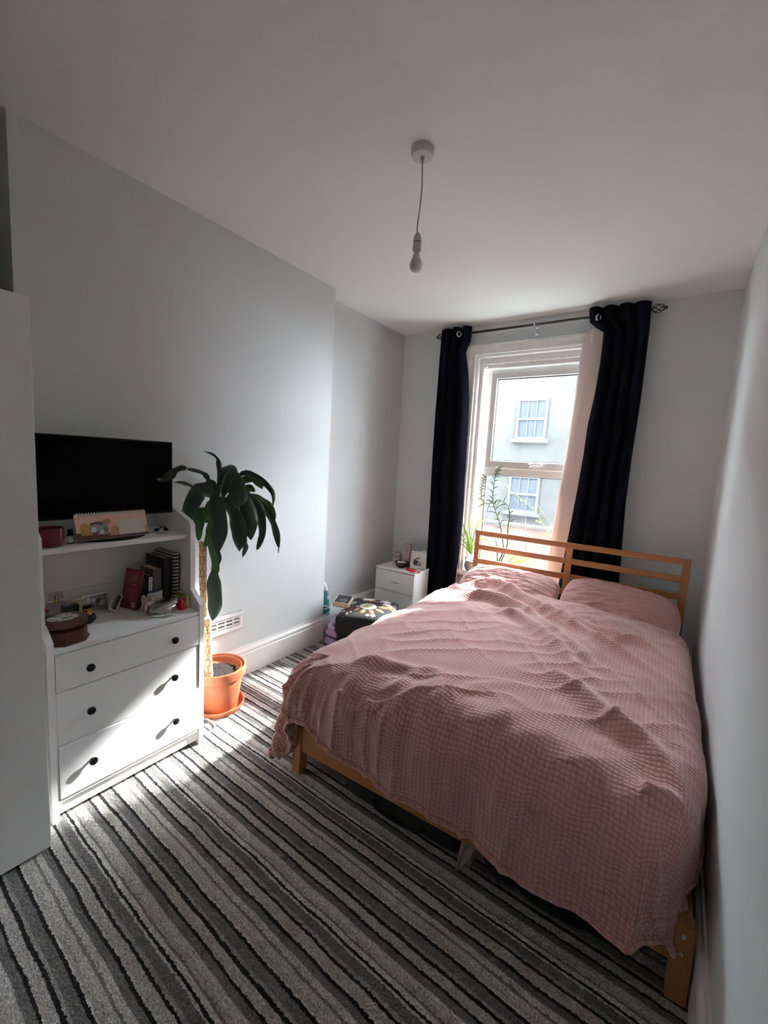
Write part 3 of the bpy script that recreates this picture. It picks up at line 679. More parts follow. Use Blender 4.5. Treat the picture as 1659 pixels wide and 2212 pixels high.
# silver lidded box
sb = thing('trinket_box', 'oval silver box with embossed lid on the chest top by the books', 'box', (.325, -2.800, ZT))
t = MB().lathe([(0, 0), (.70, 0), (.92, .22), (1.0, .55), (.97, .8), (.93, .86), (0, .86)], 40, cap=False); t.xf(Matrix.Diagonal((.055, .068, .046, 1))); t.build('box_base', 'silver', sb, True)
t = MB().lathe([(.0, -.1), (.99, -.1), (1.04, .0), (1.0, .30), (.80, .55), (.45, .66), (0, .70)], 40, cap=False); t.xf(Matrix.Translation((.002, .002, .044)) @ Matrix.Rotation(math.radians(12), 4, 'X') @ Matrix.Diagonal((.055, .068, .030, 1))); lid = t.build('lid', 'silver', sb, True)
for k in range(9):
    a = 2*PI*k/9; MB().ball((.031*math.cos(a)+.002, .038*math.sin(a)+.002, .061+.038*math.sin(a)*math.tan(math.radians(12))), .005, (1.3, 1.3, .6), 8, 6).build('embossing', 'silver', lid, True)
gb = thing('gift_bag', 'small red gift bag with white cord handle beside the silver box', 'bag', (.345, -2.712, ZT), rz=.2)
MB().add([(-.014, -.018, 0), (.014, -.018, 0), (.014, .018, 0), (-.014, .018, 0), (-.012, -.020, .052), (.012, -.020, .052), (.012, .020, .052), (-.012, .020, .052)], [(0, 3, 2, 1), (0, 1, 5, 4), (1, 2, 6, 5), (2, 3, 7, 6), (3, 0, 4, 7), (4, 5, 6, 7)]).build('paper_body', 'red_felt', gb)
MB().tube(spline([(.0135, -.014, .052), (.016, -.006, .030), (.0165, 0, .016), (.016, .006, .030), (.0135, .014, .052)], 16), .0016, 6).build('cord_handle', 'card_white', gb, True)
MB().tube(spline([(.012, -.015, .052), (.006, -.012, .062), (.004, .012, .062), (.012, .016, .052)], 12), .0014, 6).build('cord_handle', 'card_white', gb, True)
yb = thing('small_carton', 'small pale yellow carton wedged behind the red gift bag', 'box', (.30, -2.685, ZT))
B(-.06, .055, -.012, .004, 0, .072, bev=.001).build('carton_body', 'yellow_box', yb); B(-.06, .055, -.012, .004, .072, .074, bev=.0005).build('flap', 'sand_card', yb)
# crumpled tissue / packet
def crumple(name, label, cat, loc, size, mat, seed, amp=.35, fold=True):
    th = thing(name, label, cat, loc); bm = bmesh.new(); bmesh.ops.create_icosphere(bm, subdivisions=4, radius=1)
    for v in bm.verts:
        d = 1+amp*(mnoise.noise(v.co*1.7+Vector((seed, 0, 0)))+.6*abs(mnoise.noise(v.co*3.9+Vector((0, seed, 0)))))
        v.co = Vector((v.co.x*size[0]*d, v.co.y*size[1]*d, max(0, (v.co.z*.9+.9)*size[2]*d*.55)))
    bm.verts.index_update(); m = MB(); m.add([v.co[:] for v in bm.verts], [[v.index for v in f.verts] for f in bm.faces]); bm.free(); m.build('wrapper', mat, th, True); return th
tp = crumple('tissue_packet', 'crumpled pale pink wrapper lying in front of the books', 'wrapper', (.285, -2.850, ZT), (.030, .030, .075), 'tissue_pink', 3.1, .5)
MB().tube(spline([(.02, -.028, .005), (.03, -.026, .045), (.02, -.006, .066), (.028, .014, .05), (.03, .02, .004)], 20), .0025, 6).build('ribbon', 'paper', tp, True)
B(.025, .0258, -.012, -.002, .050, .062).build('tag', 'paper', tp)
wp = thing('paper_leaflet', 'curled white paper leaflet propped up behind the silver box', 'leaflet', (.262, -2.800, ZT+.001))
vs = []; fs = []
for j in range(9):
    for i in range(7):
        u = i/6; v = j/8; vs.append((.015*math.sin(u*PI*.8)-.02*v, -.045+.07*u+.012*v, .02+.062*v+.008*u))
for j in range(8):
    for i in range(6): k = j*7+i; fs.append((k, k+1, k+8, k+7))
vs += [(a-.001, b, c-.0006) for a, b, c in vs]; q = 63
fs += [tuple(i+q for i in f)[::-1] for f in fs]
MB().add(vs, fs).build('sheet', 'card_white', wp, True); B(-.02, .02, -.04, .02, -.0005, .024).build('folded_foot', 'card_white', wp)
sh = thing('paper_scrap', 'thin crumpled paper strip lying under the silver box', 'paper', (.375, -2.835, ZT+.0005), rz=-.5)
sv = [(-.014+.028*u, -.05+.10*v, .003+.006*abs(math.sin(v*5+u))) for v in [i/8 for i in range(9)] for u in (0, .5, 1)]
sf = [(j*3+i, j*3+i+1, j*3+i+4, j*3+i+3) for j in range(8) for i in range(2)]
sv += [(a, b, c-.0012) for a, b, c in sv]; sf += [tuple(i+27 for i in f)[::-1] for f in sf]
MB().add(sv, sf).build('strip', 'card_white', sh, True)
MB().ball((.0, 0, .006), .006, (1.2, 2, .5), 8, 6).build('crease', 'card_white', sh, True)
# photographs
pf = thing('framed_picture', 'small silver framed photograph leaning on the back of the chest', 'photo frame', (.098, -3.005, ZT)); pf.rotation_euler = (0, math.radians(-12), math.radians(4))
fr = MB()
for a in ((-.056, .056, 0, .006), (-.056, .056, .081, .087), (-.056, -.050, .006, .081), (.050, .056, .006, .081)): fr.box(-.006, .004, a[0], a[1], a[2], a[3], bev=.001)
fr.build('frame', 'steel', pf); B(-.006, 0, -.050, .050, .006, .081).build('photograph', 'photo_mid', pf)
for yy, zz, r, m in ((-.028, .062, .014, 'photo_light'), (-.004, .058, .008, 'photo_light'), (.018, .052, .012, 'photo_dark'), (.03, .04, .014, 'photo_light'), (-.02, .03, .014, 'photo_dark')): 
    k = MB().lathe([(0, 0), (r, 0), (r, .0006), (0, .0006)], 14, cap=False); k.xf(Matrix.Translation((0, yy, zz)) @ Matrix.Rotation(PI/2, 4, 'Y')); k.build('photo_detail', m, pf)
p2 = thing('photo_print', 'curled grey photo strip tilted against the red book', 'photograph', (.170, -2.965, ZT+.014)); p2.rotation_euler = (math.radians(-38), math.radians(-14), .25)
B(-.001, .001, -.022, .022, 0, .086).build('paper_sheet', 'card_white', p2); B(.001, .0014, -.006, .014, .008, .080).build('image_strip', 'photo_dark', p2); B(.001, .0013, -.018, -.010, .008, .080).build('image_strip', 'photo_mid', p2)
# perfume bottles
pb = thing('perfume_bottle', 'tall clear glass perfume bottle with square cap in the shadowed corner', 'perfume', (.10, -3.165, ZT))
B(-.016, .016, -.034, .034, 0, .088, bev=.004).build('flask', 'clear_glass_ish', pb); B(-.012, .012, -.026, .026, .100, .132, bev=.003).build('cap', 'clear_glass_ish', pb)
MB().lathe([(.009, .088), (.009, .096), (.006, .100), (.006, .118), (.003, .122)], 16).build('atomiser', 'gold', pb, True)
pk = thing('perfume_bottle', 'low perfume bottle with big black block cap behind the wooden box', 'perfume', (.165, -3.135, ZT))
B(-.016, .016, -.026, .026, 0, .034, bev=.003).build('flask', 'gold', pk); B(-.018, .018, -.030, .030, .035, .085, bev=.002).build('cap', 'perfume_black', pk)
pr_ = thing('perfume_bottle', 'square glass perfume bottle with red flower stopper beside the wardrobe', 'perfume', (.17, -3.235, ZT))
B(-.018, .018, -.030, .030, 0, .055, bev=.004).build('flask', 'clear_glass_ish', pr_)
MB().lathe([(.008, .055), (.008, .068)], 14).build('neck', 'steel', pr_, True)
fl_ = MB()
for k in range(9): a = 2*PI*k/9; fl_.ball((.010*math.cos(a), .012*math.sin(a), .082+.006*(k % 2)), .010, (1, 1, .8), 8, 6)
fl_.ball((0, 0, .088), .011, n=8, m=6); fl_.build('flower_stopper', 'magenta', pr_, True)
pg_ = thing('perfume_bottle', 'rounded black perfume bottle with gold collar next to the wooden box', 'perfume', (.215, -3.085, ZT))
MB().lathe([(0, 0), (.018, 0), (.030, .012), (.033, .024), (.028, .036), (.020, .041), (0, .041)], 28, cap=False).build('flask', 'perfume_black', pg_, True)
MB().lathe([(.021, .040), (.0185, .046), (.0185, .066), (.021, .072)], 28).build('collar', 'gold', pg_, True)
MB().lathe([(0, .072), (.0175, .072), (.0175, .084), (0, .085)], 24, cap=False).build('cap', 'perfume_black', pg_, True)
cc_ = thing('card_box', 'pale cream card box standing behind the black capped perfume', 'box', (.085, -3.075, ZT))
B(-.015, .015, -.030, .030, 0, .078, bev=.001).build('carton_body', 'sand_card', cc_); B(-.015, .015, -.030, .030, .0783, .0795, bev=.0004).build('flap', 'paper', cc_)
# wooden jewellery box (elongated octagon)
jb = thing('jewellery_box', 'polished wooden eight sided jewellery box with floral lid, slightly open', 'box', (.330, -3.215, ZT), rz=math.radians(8)); jb.scale = (1.12, 1.0, 1.32)
def octa(a, b, c): return [(-a+c, -b), (a-c, -b), (a, -b+c), (a, b-c), (a-c, b), (-a+c, b), (-a, b-c), (-a, -b+c)]
MB().prism(octa(.072, .070, .036), 2, .004, .040).build('base', 'mahogany', jb); MB().prism(octa(.077, .075, .037), 2, 0, .006).build('foot_trim', 'mahogany', jb)
lt = MB().prism(octa(.074, .072, .036), 2, 0, .020); lt.prism(octa(.078, .076, .038), 2, .016, .022)
R_ = Matrix.Translation((-.066, 0, .041)) @ Matrix.Rotation(math.radians(-5), 4, 'Y') @ Matrix.Translation((.066, 0, 0))
lt.xf(R_); lido = lt.build('lid', 'mahogany', jb)
t = MB().lathe([(0, 0), (1, 0), (.97, .002), (0, .002)], 36, cap=False); t.xf(R_ @ Matrix.Translation((0, 0, .0221)) @ Matrix.Diagonal((.052, .054, 1, 1))); t.build('floral_inlay', 'floral_print', lido)

# ------------------------------------------------------------------ wall vent
vt = thing('wall_vent', 'white slotted air vent low on the chimney wall behind the plant', 'vent', (0, -2.225, .349))
VW, VH = .132, .121
m = MB(); m.prism([(-VW, 0), (VW, 0), (VW, VH), (-VW, VH)], 0, 0, .004); m.build('back_plate', 'photo_mid', vt)
m = MB(); x1 = .020
for a in ((-VW, VW, 0, .026), (-VW, VW, VH-.026, VH), (-VW, -VW+.022, .026, VH-.026), (VW-.022, VW, .026, VH-.026)): m.box(.0, x1, a[0], a[1], a[2], a[3], bev=.004)
m.build('frame', 'white_plastic', vt)
for zc in (.036, .0605, .085): B(.004, .016, -VW+.022, VW-.022, zc-.0045, zc+.0045, bev=.002).build('louvre', 'white_plastic', vt)
for yc in (-.06, .0, .06): B(.004, .014, yc-.004, yc+.004, .026, VH-.026).build('mullion', 'white_plastic', vt)

# ------------------------------------------------------------------ dracaena in terracotta pot
dp = thing('potted_plant', 'tall leafy plant with two bark canes in a terracotta pot beside the drawers', 'plant', (.205, -2.405, 0))
MB().lathe([(0, 0), (.135, 0), (.148, .022), (.150, .034), (.143, .034), (.132, .014), (0, .012)], 48, cap=False).build('saucer', 'terracotta', dp, True)
MB().lathe([(0, .012), (.106, .012), (.112, .018), (.138, .195), (.1385, .205), (.153, .210), (.158, .240), (.155, .262), (.148, .264), (.143, .250), (.140, .235), (0, .2)], 48, cap=False).build('outer_pot', 'terracotta', dp, True)
MB().lathe([(.134, .20), (.137, .254), (.131, .255), (.127, .225)], 48, cap=False).build('inner_pot', 'terracotta', dp, True)
sl = MB(); vs = []; fs = []; n_ = 36
for k in range(9):
    for i in range(n_): a = 2*PI*i/n_; r = .129*k/8; vs.append((r*math.cos(a), r*math.sin(a), .225+.006*mnoise.noise(Vector((r*60*math.cos(a), r*60*math.sin(a), 1)))))
for k in range(8):
    for i in range(n_): j = (i+1) % n_; fs.append((k*n_+i, k*n_+j, (k+1)*n_+j, (k+1)*n_+i))
sl.add(vs, fs).build('soil', 'soil', dp, True)
P0 = Vector((.205, -2.405, .8))
def c3(x, y): return (320+.2939*x, 950+.2939*y)
def cane(pts, r, name, dz=0, jag=True):
    P = spline([atd(*c3(x, y), P0, dz)-Vector(dp.location) for x, y in pts], 40); m = MB(); n = 18; vs = []; uv = []; L = 0
    for i, p in enumerate(P):
        if i: L += (p-P[i-1]).length
        for k in range(n+1):
            a = 2*PI*k/n; rr = r*(1+.05*mnoise.noise(Vector((math.cos(a)*1.2, math.sin(a)*1.2, L*22)))+.03*math.sin(L*150))
            vs.append((p.x+rr*math.cos(a), p.y+rr*math.sin(a), p.z)); uv.append((k/n, L*9))
    for i in range(len(P)-1):
        for k in range(n): a = i*(n+1)+k; m.f.append((a, a+1, a+n+2, a+n+1))
    m.v = vs; m.uv = uv
    o = m.build(name, 'bark', dp, 'all'); return o, P
c1, P1 = cane([(452, 1745), (432, 1500), (415, 1250), (403, 1000), (403, 765)], .0215, 'cane', .02)
c2, P2 = cane([(446, 1740), (442, 1600), (438, 1450), (435, 1312)], .0215, 'cane', -.035)
MB().lathe([(0, 0), (.0205, 0), (.0215, -.006), (.0, -.006)], 18, (P2[-1].x, P2[-1].y, P2[-1].z+.001), cap=False).build('cut_top', 'page_block', c2)
ct = MB()
for k in range(7):
    a = k*.9+.3; p = P1[-1]; ct.tube([(p.x+.016*math.cos(a), p.y+.016*math.sin(a), p.z-.01), (p.x+.020*math.cos(a), p.y+.020*math.sin(a), p.z+.012), (p.x+.034*math.cos(a), p.y+.030*math.sin(a), p.z+.008-.02*(k % 2))], [.006, .005, .002], 5)
ct.build('dry_sheath', 'dead_leaf', c1, True)
# green stem up to the crown
MB().tube(spline([atd(*c3(x, y), P0, .0)-Vector(dp.location) for x, y in ((420, 780), (455, 640), (490, 500), (515, 400), (520, 330))], 16), [.014]*10+[.012]*7, 10).build('young_stem', 'dracaena_green', dp, True)
LEAVES = [  # centre line (crop pixels), half width px, depth start->end, material
 ([(508, 420), (512, 330), (520, 220), (510, 150), (475, 110), (410, 85)], 15, 0, .03, 0),
 ([(500, 400), (450, 310), (410, 252), (330, 222), (272, 212)], 13, -.05, -.30, 0),
 ([(280, 212), (235, 205), (190, 225), (150, 262), (100, 285), (50, 296)], 30, -.30, -.36, 0),
 ([(500, 410), (430, 378), (345, 352), (270, 322), (188, 310)], 11, -.02, -.30, 0),
 ([(495, 415), (440, 385), (385, 372), (335, 430), (290, 530), (272, 600), (270, 658)], 58, -.03, -.22, 0),
 ([(515, 390), (470, 320), (425, 320), (420, 360)], 26, .03, .08, 0),
 ([(520, 420), (495, 415), (512, 510), (525, 620), (520, 720), (512, 830)], 52, -.05, -.20, 0),
 ([(540, 420), (575, 320), (615, 290), (650, 380), (650, 450), (640, 508)], 66, -.05, -.20, 0),
 ([(550, 430), (595, 490), (640, 590), (665, 700), (672, 822)], 60, -.04, -.16, 0),
 ([(580, 420), (680, 430), (730, 500), (752, 600), (755, 738)], 54, -.02, -.10, 0),
 ([(600, 410), (720, 415), (795, 470), (825, 560), (835, 690), (800, 808)], 36, .0, -.05, 0),
 ([(600, 400), (730, 420), (845, 495), (905, 590), (940, 690), (962, 800)], 30, .02, .04, 0),
 ([(560, 400), (640, 285), (715, 238), (800, 275), (870, 330), (920, 400), (918, 492)], 21, .02, .06, 0),
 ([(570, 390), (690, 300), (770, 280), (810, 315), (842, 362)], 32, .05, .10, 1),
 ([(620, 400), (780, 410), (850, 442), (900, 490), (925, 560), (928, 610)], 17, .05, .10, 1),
 ([(530, 390), (545, 250), (590, 212), (620, 225), (642, 275)], 38, .04, .10, 0),
 ([(470, 560), (430, 545), (375, 555), (365, 640), (372, 740)], 48, -.01, -.03, 1),
 ([(450, 560), (450, 660), (468, 800), (488, 930), (486, 1010)], 38, .0, -.05, 1),
 ([(482, 960), (480, 1040), (488, 1130), (490, 1230), (472, 1330)], 49, -.05, -.06, 0),
 ([(480, 640), (505, 780), (515, 860), (505, 940)], 20, .04, .05, 0),
 ([(690, 640), (715, 740), (712, 800), (690, 866)], 17, .02, .05, 0),
 ([(500, 480), (455, 465), (440, 500), (440, 570), (420, 612)], 22, .02, .05, 1),
 ([(600, 470), (690, 400), (740, 360), (785, 380)], 34, .04, .09, 1),
 ([(520, 430), (560, 470), (600, 470), (640, 480)], 24, .04, .06, 1)]
for li, (pts, hw, d0, d1, mt) in enumerate(LEAVES):
    N = 18; raw = [atd(*c3(x, y), P0, d0+(d1-d0)*i/(len(pts)-1))-Vector(dp.location) for i, (x, y) in enumerate(pts)]
    C = spline(raw, N); m = MB(); uv = []; view = Vector(_f); scale = hw*.2939/FPX*float((np.array(P0)-CAM) @ _f)
    for i, p in enumerate(C):
        t = i/N; tan = (C[min(i+1, N)]-C[max(i-1, 0)]).normalized(); side = tan.cross(view); side.normalize()
        side = (side+view*.35*math.sin(li*2.1+t*2)).normalized(); nrm = side.cross(tan).normalized()
        w = scale*(min(1, .35+t*2.2))*(1 if t < .72 else max(.04, 1-((t-.72)/.28)**1.7)); wav = .008*math.sin(t*10+li)+.003*math.sin(t*21+li*2)
        for s in (-1, -.5, 0, .5, 1):
            q = p+side*(w*s)+nrm*((abs(s)**1.5)*w*.28+wav*s*abs(s)); q.x = max(q.x, .008-dp.location.x); m.v.append(tuple(q)); uv.append((s*.5+.5, t))
    for i in range(N):
        for k in range(4): a = i*5+k; m.f.append((a, a+1, a+6, a+5))
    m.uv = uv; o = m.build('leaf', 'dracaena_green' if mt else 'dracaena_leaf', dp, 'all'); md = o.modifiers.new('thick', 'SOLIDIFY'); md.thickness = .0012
for (x, y), d in (((75, 290), -.35), ((958, 815), .04)):
    p = atd(*c3(x, y), P0, d)-Vector(dp.location); MB().ball(p, .012, (1.7, .8, .55) if x < 500 else (.4, .4, 1.3), 10, 8).build('dry_tip', 'dead_leaf', dp, True)

# cable on the carpet
p = [at(x, y, 2, .006) for x, y in ((428, 1556), (445, 1553), (460, 1560), (465, 1570), (456, 1580), (440, 1586), (425, 1588))]
cb = thing('cable', 'thin grey cable looping out on the carpet from under the drawers', 'cable', (0, 0, 0))
MB().tube(spline([Vector((q.x, q.y, .006)) for q in p], 24), .0042, 8).build('flex', 'cable_grey', cb, True)
q = p[-1]; MB().tube([(q.x-.012, q.y-.01, .006), (q.x, q.y, .006)], .0065, 8).build('strain_relief', 'cable_grey', cb, True)

# ------------------------------------------------------------------ bed
BR = .0264; BW, BL = 1.583, 2.253
bed = thing('bed_frame', 'pine double bed frame with slatted headboard', 'bed', (.9453, -2.5034, 0), rz=BR)
ZL = .247
def bolt(parent, a, z, y=-.0005):
    k = MB().lathe([(0, 0), (.0075, 0), (.0068, .0018), (.003, .002), (.0028, .0008), (0, .0008)], 16, cap=False); k.xf(Matrix.Translation((a, y, z)) @ Matrix.Rotation(PI/2, 4, 'X')); k.build('bolt', 'steel', parent, True)
for a in (0, BW-.052):
    lg = B(a, a+.052, 0, .052, 0, ZL, bev=.004).build('foot_leg', 'pine_z', bed)
    bolt(lg, a+.022, ZL-.028); bolt(lg, a+.022, ZL-.085)
B(.052, BW-.052, .008, .034, .118, ZL-.004, bev=.003).build('foot_rail', 'pine_x', bed)
B(.006, .030, .052, BL-.03, .118, ZL-.004, bev=.003).build('side_rail', 'pine_y', bed)
B(BW-.030, BW-.006, .052, BL-.03, .118, ZL-.004, bev=.003).build('side_rail', 'pine_y', bed)
for k in range(14): B(.03, BW-.03, .10+k*.152, .17+k*.152, .196, .214).build('slat', 'pine_x', bed)
for a in (0, BW-.045): B(a, a+.045, BL-.033, BL, 0, .958, bev=.003).build('headboard_post', 'pine_z', bed)
B((BW-.05)/2-.0, (BW+.05)/2, BL-.030, BL-.004, .30, .914, bev=.003).build('headboard_post', 'pine_z', bed)
for z0, z1 in ((.914, .958), (.787, .832), (.658, .705), (.530, .576), (.30, .42)): B(.045, BW-.045, BL-.028, BL-.008, z0, z1, bev=.003).build('headboard_rail', 'pine_x', bed)
mt = thing('mattress', 'thick white mattress lying under the pink duvet', 'mattress', (.9453, -2.5034, .214), rz=BR)
B(.06, BW-.10, .12, BL-.06, 0, .255, bev=.05).build('body', 'mattress', mt); 
MB().tube([(.062, .125, .19), (BW-.105, .125, .19), (BW-.105, BL-.065, .19), (.062, BL-.065, .19)], .006, 6, closed=True).build('piping', 'mattress', mt)

# ------------------------------------------------------------------ duvet
bl_inv = (Matrix.Translation((.9453, -2.5034, 0)) @ Matrix.Rotation(BR, 4, 'Z')).inverted()
def bp(px, py, z=.56): return bl_inv @ at(px, py, 2, z)
RIDGES = [([(690, 1500), (760, 1470), (850, 1425)], .022, .032), ([(840, 1500), (900, 1472), (970, 1452)], .020, .028), ([(880, 1565), (960, 1520), (1070, 1500), (1160, 1510)], .022, .034), ([(830, 1650), (900, 1590), (980, 1548)], .018, .030), ([(1000, 1640), (1100, 1610), (1200, 1600)], .018, .034), ([(1180, 1780), (1300, 1730), (1420, 1700)], .018, .032),  # pixel polylines, height, half width, fade
 ([(965, 1270), (1040, 1268), (1110, 1292), (1180, 1330), (1280, 1370), (1400, 1400), (1480, 1440)], 0.054, 0.047),
 ([(975, 1292), (1050, 1296), (1120, 1328), (1190, 1378), (1260, 1432), (1340, 1490)], 0.062, 0.043),
 ([(1060, 1318), (1130, 1352), (1200, 1410), (1250, 1460), (1290, 1500)], 0.041, 0.041),
 ([(1200, 1345), (1300, 1395), (1400, 1450), (1470, 1500)], 0.030, 0.034),
 ([(1180, 1470), (1270, 1530), (1360, 1600), (1440, 1660)], 0.033, 0.047),
 ([(760, 1440), (850, 1450), (950, 1470), (1040, 1480)], 0.033, 0.041),
 ([(800, 1530), (880, 1520), (960, 1490), (1050, 1500)], 0.028, 0.041),
 ([(1300, 1560), (1400, 1620), (1490, 1720)], 0.033, 0.041),
 ([(720, 1480), (690, 1540), (672, 1590)], 0.036, 0.038),
 ([(800, 1500), (740, 1560), (712, 1620)], 0.028, 0.038),
 ([(900, 1640), (1000, 1600), (1120, 1560)], 0.024, 0.041),
 ([(1020, 1770), (1150, 1700), (1300, 1640)], 0.021, 0.041),
 ([(1380, 1700), (1450, 1720), (1515, 1735)], 0.033, 0.030),
 ([(1300, 1860), (1400, 1830), (1500, 1800)], 0.021, 0.034)]
RD = []
for pts, h, w in RIDGES:
    q = [bp(x, y) for x, y in pts]; RD.append((np.array([(p.x, p.y) for p in spline([Vector((p.x, p.y, 0)) for p in q], 24)]), h, w))
nu, nv = 250, 320
A0, A1, B0 = .08, 1.49, .15
aL, aR, bF, bH = A0-.48, A1+.32, B0-.50, 1.86
us = np.linspace(aL, aR, nu+1); vvs = np.linspace(bF, bH, nv+1)
ZD = .540
V = np.zeros((nv+1, nu+1, 3)); UV = np.zeros((nv+1, nu+1, 2))
def fbm(x, y, s, o=0): return mnoise.noise(Vector((x*s+o, y*s-o, o*1.7)))
for j, b in enumerate(vvs):
    for i, a in enumerate(us):
        bb_ = b
        if b < B0: bb_ = B0-(B0-b)*interp(a, [-.4, -.15, .0, .12, .40, .80, 1.25, 1.45, 1.7], [1.0, .96, .74, .74, .97, 1.03, 1.07, 1.04, .97])
        if b > 1.4:            # head hem dips towards the pillows and wanders
            bb_ = b+(.05*math.sin(a*3.1+.6)-.05*(a/1.5))*(b-1.4)/.46
        A1b = A1-.07*max(0, 1-max(0, bb_)/.35); oa = A0-a if a < A0 else (a-A1b if a > A1b else 0.0); sa = -1 if a < A0 else 1
        ob = B0-bb_ if bb_ < B0 else 0.0
        d = math.hypot(oa, ob); ca = min(max(a, A0), A1b); cb_ = max(bb_, B0)
        crown = 1-((ca-.80)/.95)**2*1.25
        z = ZD+.060*crown+.020*fbm(a, bb_, 2.3, 1)+.012*fbm(a, bb_, 5.5, 4)
        # wrinkles, longer across the bed diagonal
        s1 = (a*.8+bb_*.6); s2 = (-a*.6+bb_*.8)
        z += .011*(1-abs(2*mnoise.noise(Vector((s1*1.6, s2*6.5, 3.3)))))**3
        z += .006*(1-abs(2*mnoise.noise(Vector((s1*8.0, s2*2.4, 7.7)))))**3
        x = ca; y = cb_
        if d > 0:
            nx, ny = sa*oa/d, -ob/d
            if nx > 0 and ny < 0: d *= 1-.16*abs(nx*ny)*2*min(1, d/.3)
            r = .185*(nx*nx if nx < 0 else 0)+(.12*nx*nx if nx > 0 else 0)+.20*ny*ny
            th_ = min(d/r, PI/2*.97); hang = max(0, d-r*PI/2*.97)
            off = r*math.sin(th_)+hang*.05; drop = r*(1-math.cos(th_))+hang
            amp = min(1, d/.25); ang = math.atan2(ny, nx)
            tang = (a*ny*ny+bb_*nx*nx)+ang*.14
            rip = (.012*math.sin(tang*17+1.2*math.sin(tang*5))+.016*mnoise.noise(Vector((tang*8, d*3, 2)))+.010*mnoise.noise(Vector((tang*21, d*5, 6)))+.012*(1-abs(2*mnoise.noise(Vector((tang*13, d*2.5, 9)))))**3)*amp
            corner = max(0, -nx)*max(0, -ny)*2
            rip += corner*.040*math.sin(ang*13)*amp
            if nx > .3: rip *= .35
            off += rip
            if nx < 0 and ny < 0: drop += corner*.02
            x += nx*off; y += ny*off; z -= drop
        V[j, i] = (x, y, z); UV[j, i] = (a, b)
flat = V.reshape(-1, 3)
PA = UV.reshape(-1, 2)
for line, h, w in RD:
    best = np.full(len(flat), 9.0); tt = np.zeros(len(flat))
    for k in range(len(line)-1):
        p, q = line[k], line[k+1]; e = q-p; L2 = e @ e+1e-12
        t = np.clip(((PA-p) @ e)/L2, 0, 1); dd = np.hypot(*(PA-p-t[:, None]*e).T); m_ = dd < best; best[m_] = dd[m_]; tt[m_] = (k+t[m_])/(len(line)-1)
    fade = np.clip(np.minimum(tt/.15, (1-tt)/.55), 0, 1)
    flat[:, 2] += h*np.exp(-(best/w)**2)*fade*(.92+.08*np.sin(tt*9))-.18*h*np.exp(-((best-2.1*w)/w)**2)*fade
# keep inside the wall gap and above the floor
flat[:, 0] = np.minimum(flat[:, 0], 1.592+.026*np.clip(flat[:, 1], 0, 3)); flat[:, 2] = np.maximum(flat[:, 2], .075)
dm = MB(); dm.v = [tuple(v) for v in flat]; dm.uv = PA
dm.f = [(j*(nu+1)+i, j*(nu+1)+i+1, (j+1)*(nu+1)+i+1, (j+1)*(nu+1)+i) for j in range(nv) for i in range(nu)]
dv = thing('duvet', 'dusty pink waffle textured duvet spread over the bed', 'duvet', (.9453, -2.5034, 0), rz=BR)
do = dm.build('cover', 'duvet_cloth', dv, 'all'); md = do.modifiers.new('thick', 'SOLIDIFY'); md.thickness = .022; md.offset = -1
edge = [flat[j*(nu+1)] for j in range(nv, 0, -2)]+[flat[i] for i in range(0, nu+1, 2)]+[flat[j*(nu+1)+nu] for j in range(1, nv+1, 2)]
hem = MB(); hem.tube([Vector(p)+Vector((0, 0, .004)) for p in edge], .011, 8); hem.uv = [(k//8*.009, (k % 8)*.012) for k in range(len(hem.v))]
hem.build('hem_seam', 'duvet_cloth', dv, 'all')

# ------------------------------------------------------------------ pillows
def pillow(label, loc, rot, sx, sy, sz, seed):
    th = thing('pillow', label, 'pillow', loc, group='pink pillows against the headboard'); th.rotation_euler = rot
    n = 60; vs = []; uv = []; fs = []
    for side in (1, -1):
        for j in range(n+1):
            for i in range(n+1):
                u = 2*i/n-1; v = 2*j/n-1
                e = (max(0, 1-abs(u)**2.6)*max(0, 1-abs(v)**2.6))**.42
                pin = 1-.07*(u*u*v*v); h = sz*e*(1+.12*mnoise.noise(Vector((u*1.6, v*1.6, seed))))+.006*mnoise.noise(Vector((u*6, v*6, seed+3)))*e
                h += .010*e*(1-abs(2*mnoise.noise(Vector((u*2.2+v*1.5, v*4.5-u, seed+9)))))**3*(side > 0)
                x = u*sx*(1-.05*(1-abs(v)**3)*0-.06*abs(v)**4+.0)*pin; y = v*sy*(1-.06*abs(u)**4)*pin
                vs.append((x, y, side*h*(1 if side > 0 else .55))); uv.append((u*sx, v*sy))
    q = (n+1)**2
    for j in range(n):
        for i in range(n): a = j*(n+1)+i; fs.append((a, a+1, a+n+2, a+n+1)); fs.append((q+a, q+a+n+1, q+a+n+2, q+a+1))
    m = MB(); m.v = vs; m.f = fs; m.uv = uv; m.build('pillowcase', 'duvet_cloth', th, 'all')
    sm_ = MB(); edge = [(u*sx*(1-.06*abs(v)**4)*(1-.07*(u*u*v*v)), v*sy*(1-.06*abs(u)**4)*(1-.07*(u*u*v*v)), 0) for u, v in [(-1+2*k/20, -1) for k in range(20)]+[(1, -1+2*k/20) for k in range(20)]+[(1-2*k/20, 1) for k in range(20)]+[(-1, 1-2*k/20) for k in range(20)]]
    sm_.tube(edge, .004, 6, closed=True); sm_.uv = [(k*.01, 0) for k in range(len(sm_.v))]; sm_.build('piped_seam', 'duvet_cloth', th, 'all')
pillow('pink pillow partly lit by the sun beneath the window', (1.285, -.50, .560), (math.radians(17), math.radians(0), math.radians(1)), .385, .245, .095, 1.0)
pillow('pink pillow in the shaded corner beside the right hand wall', (2.075, -.475, .570), (math.radians(24), math.radians(3), math.radians(2)), .375, .235, .100, 5.0)

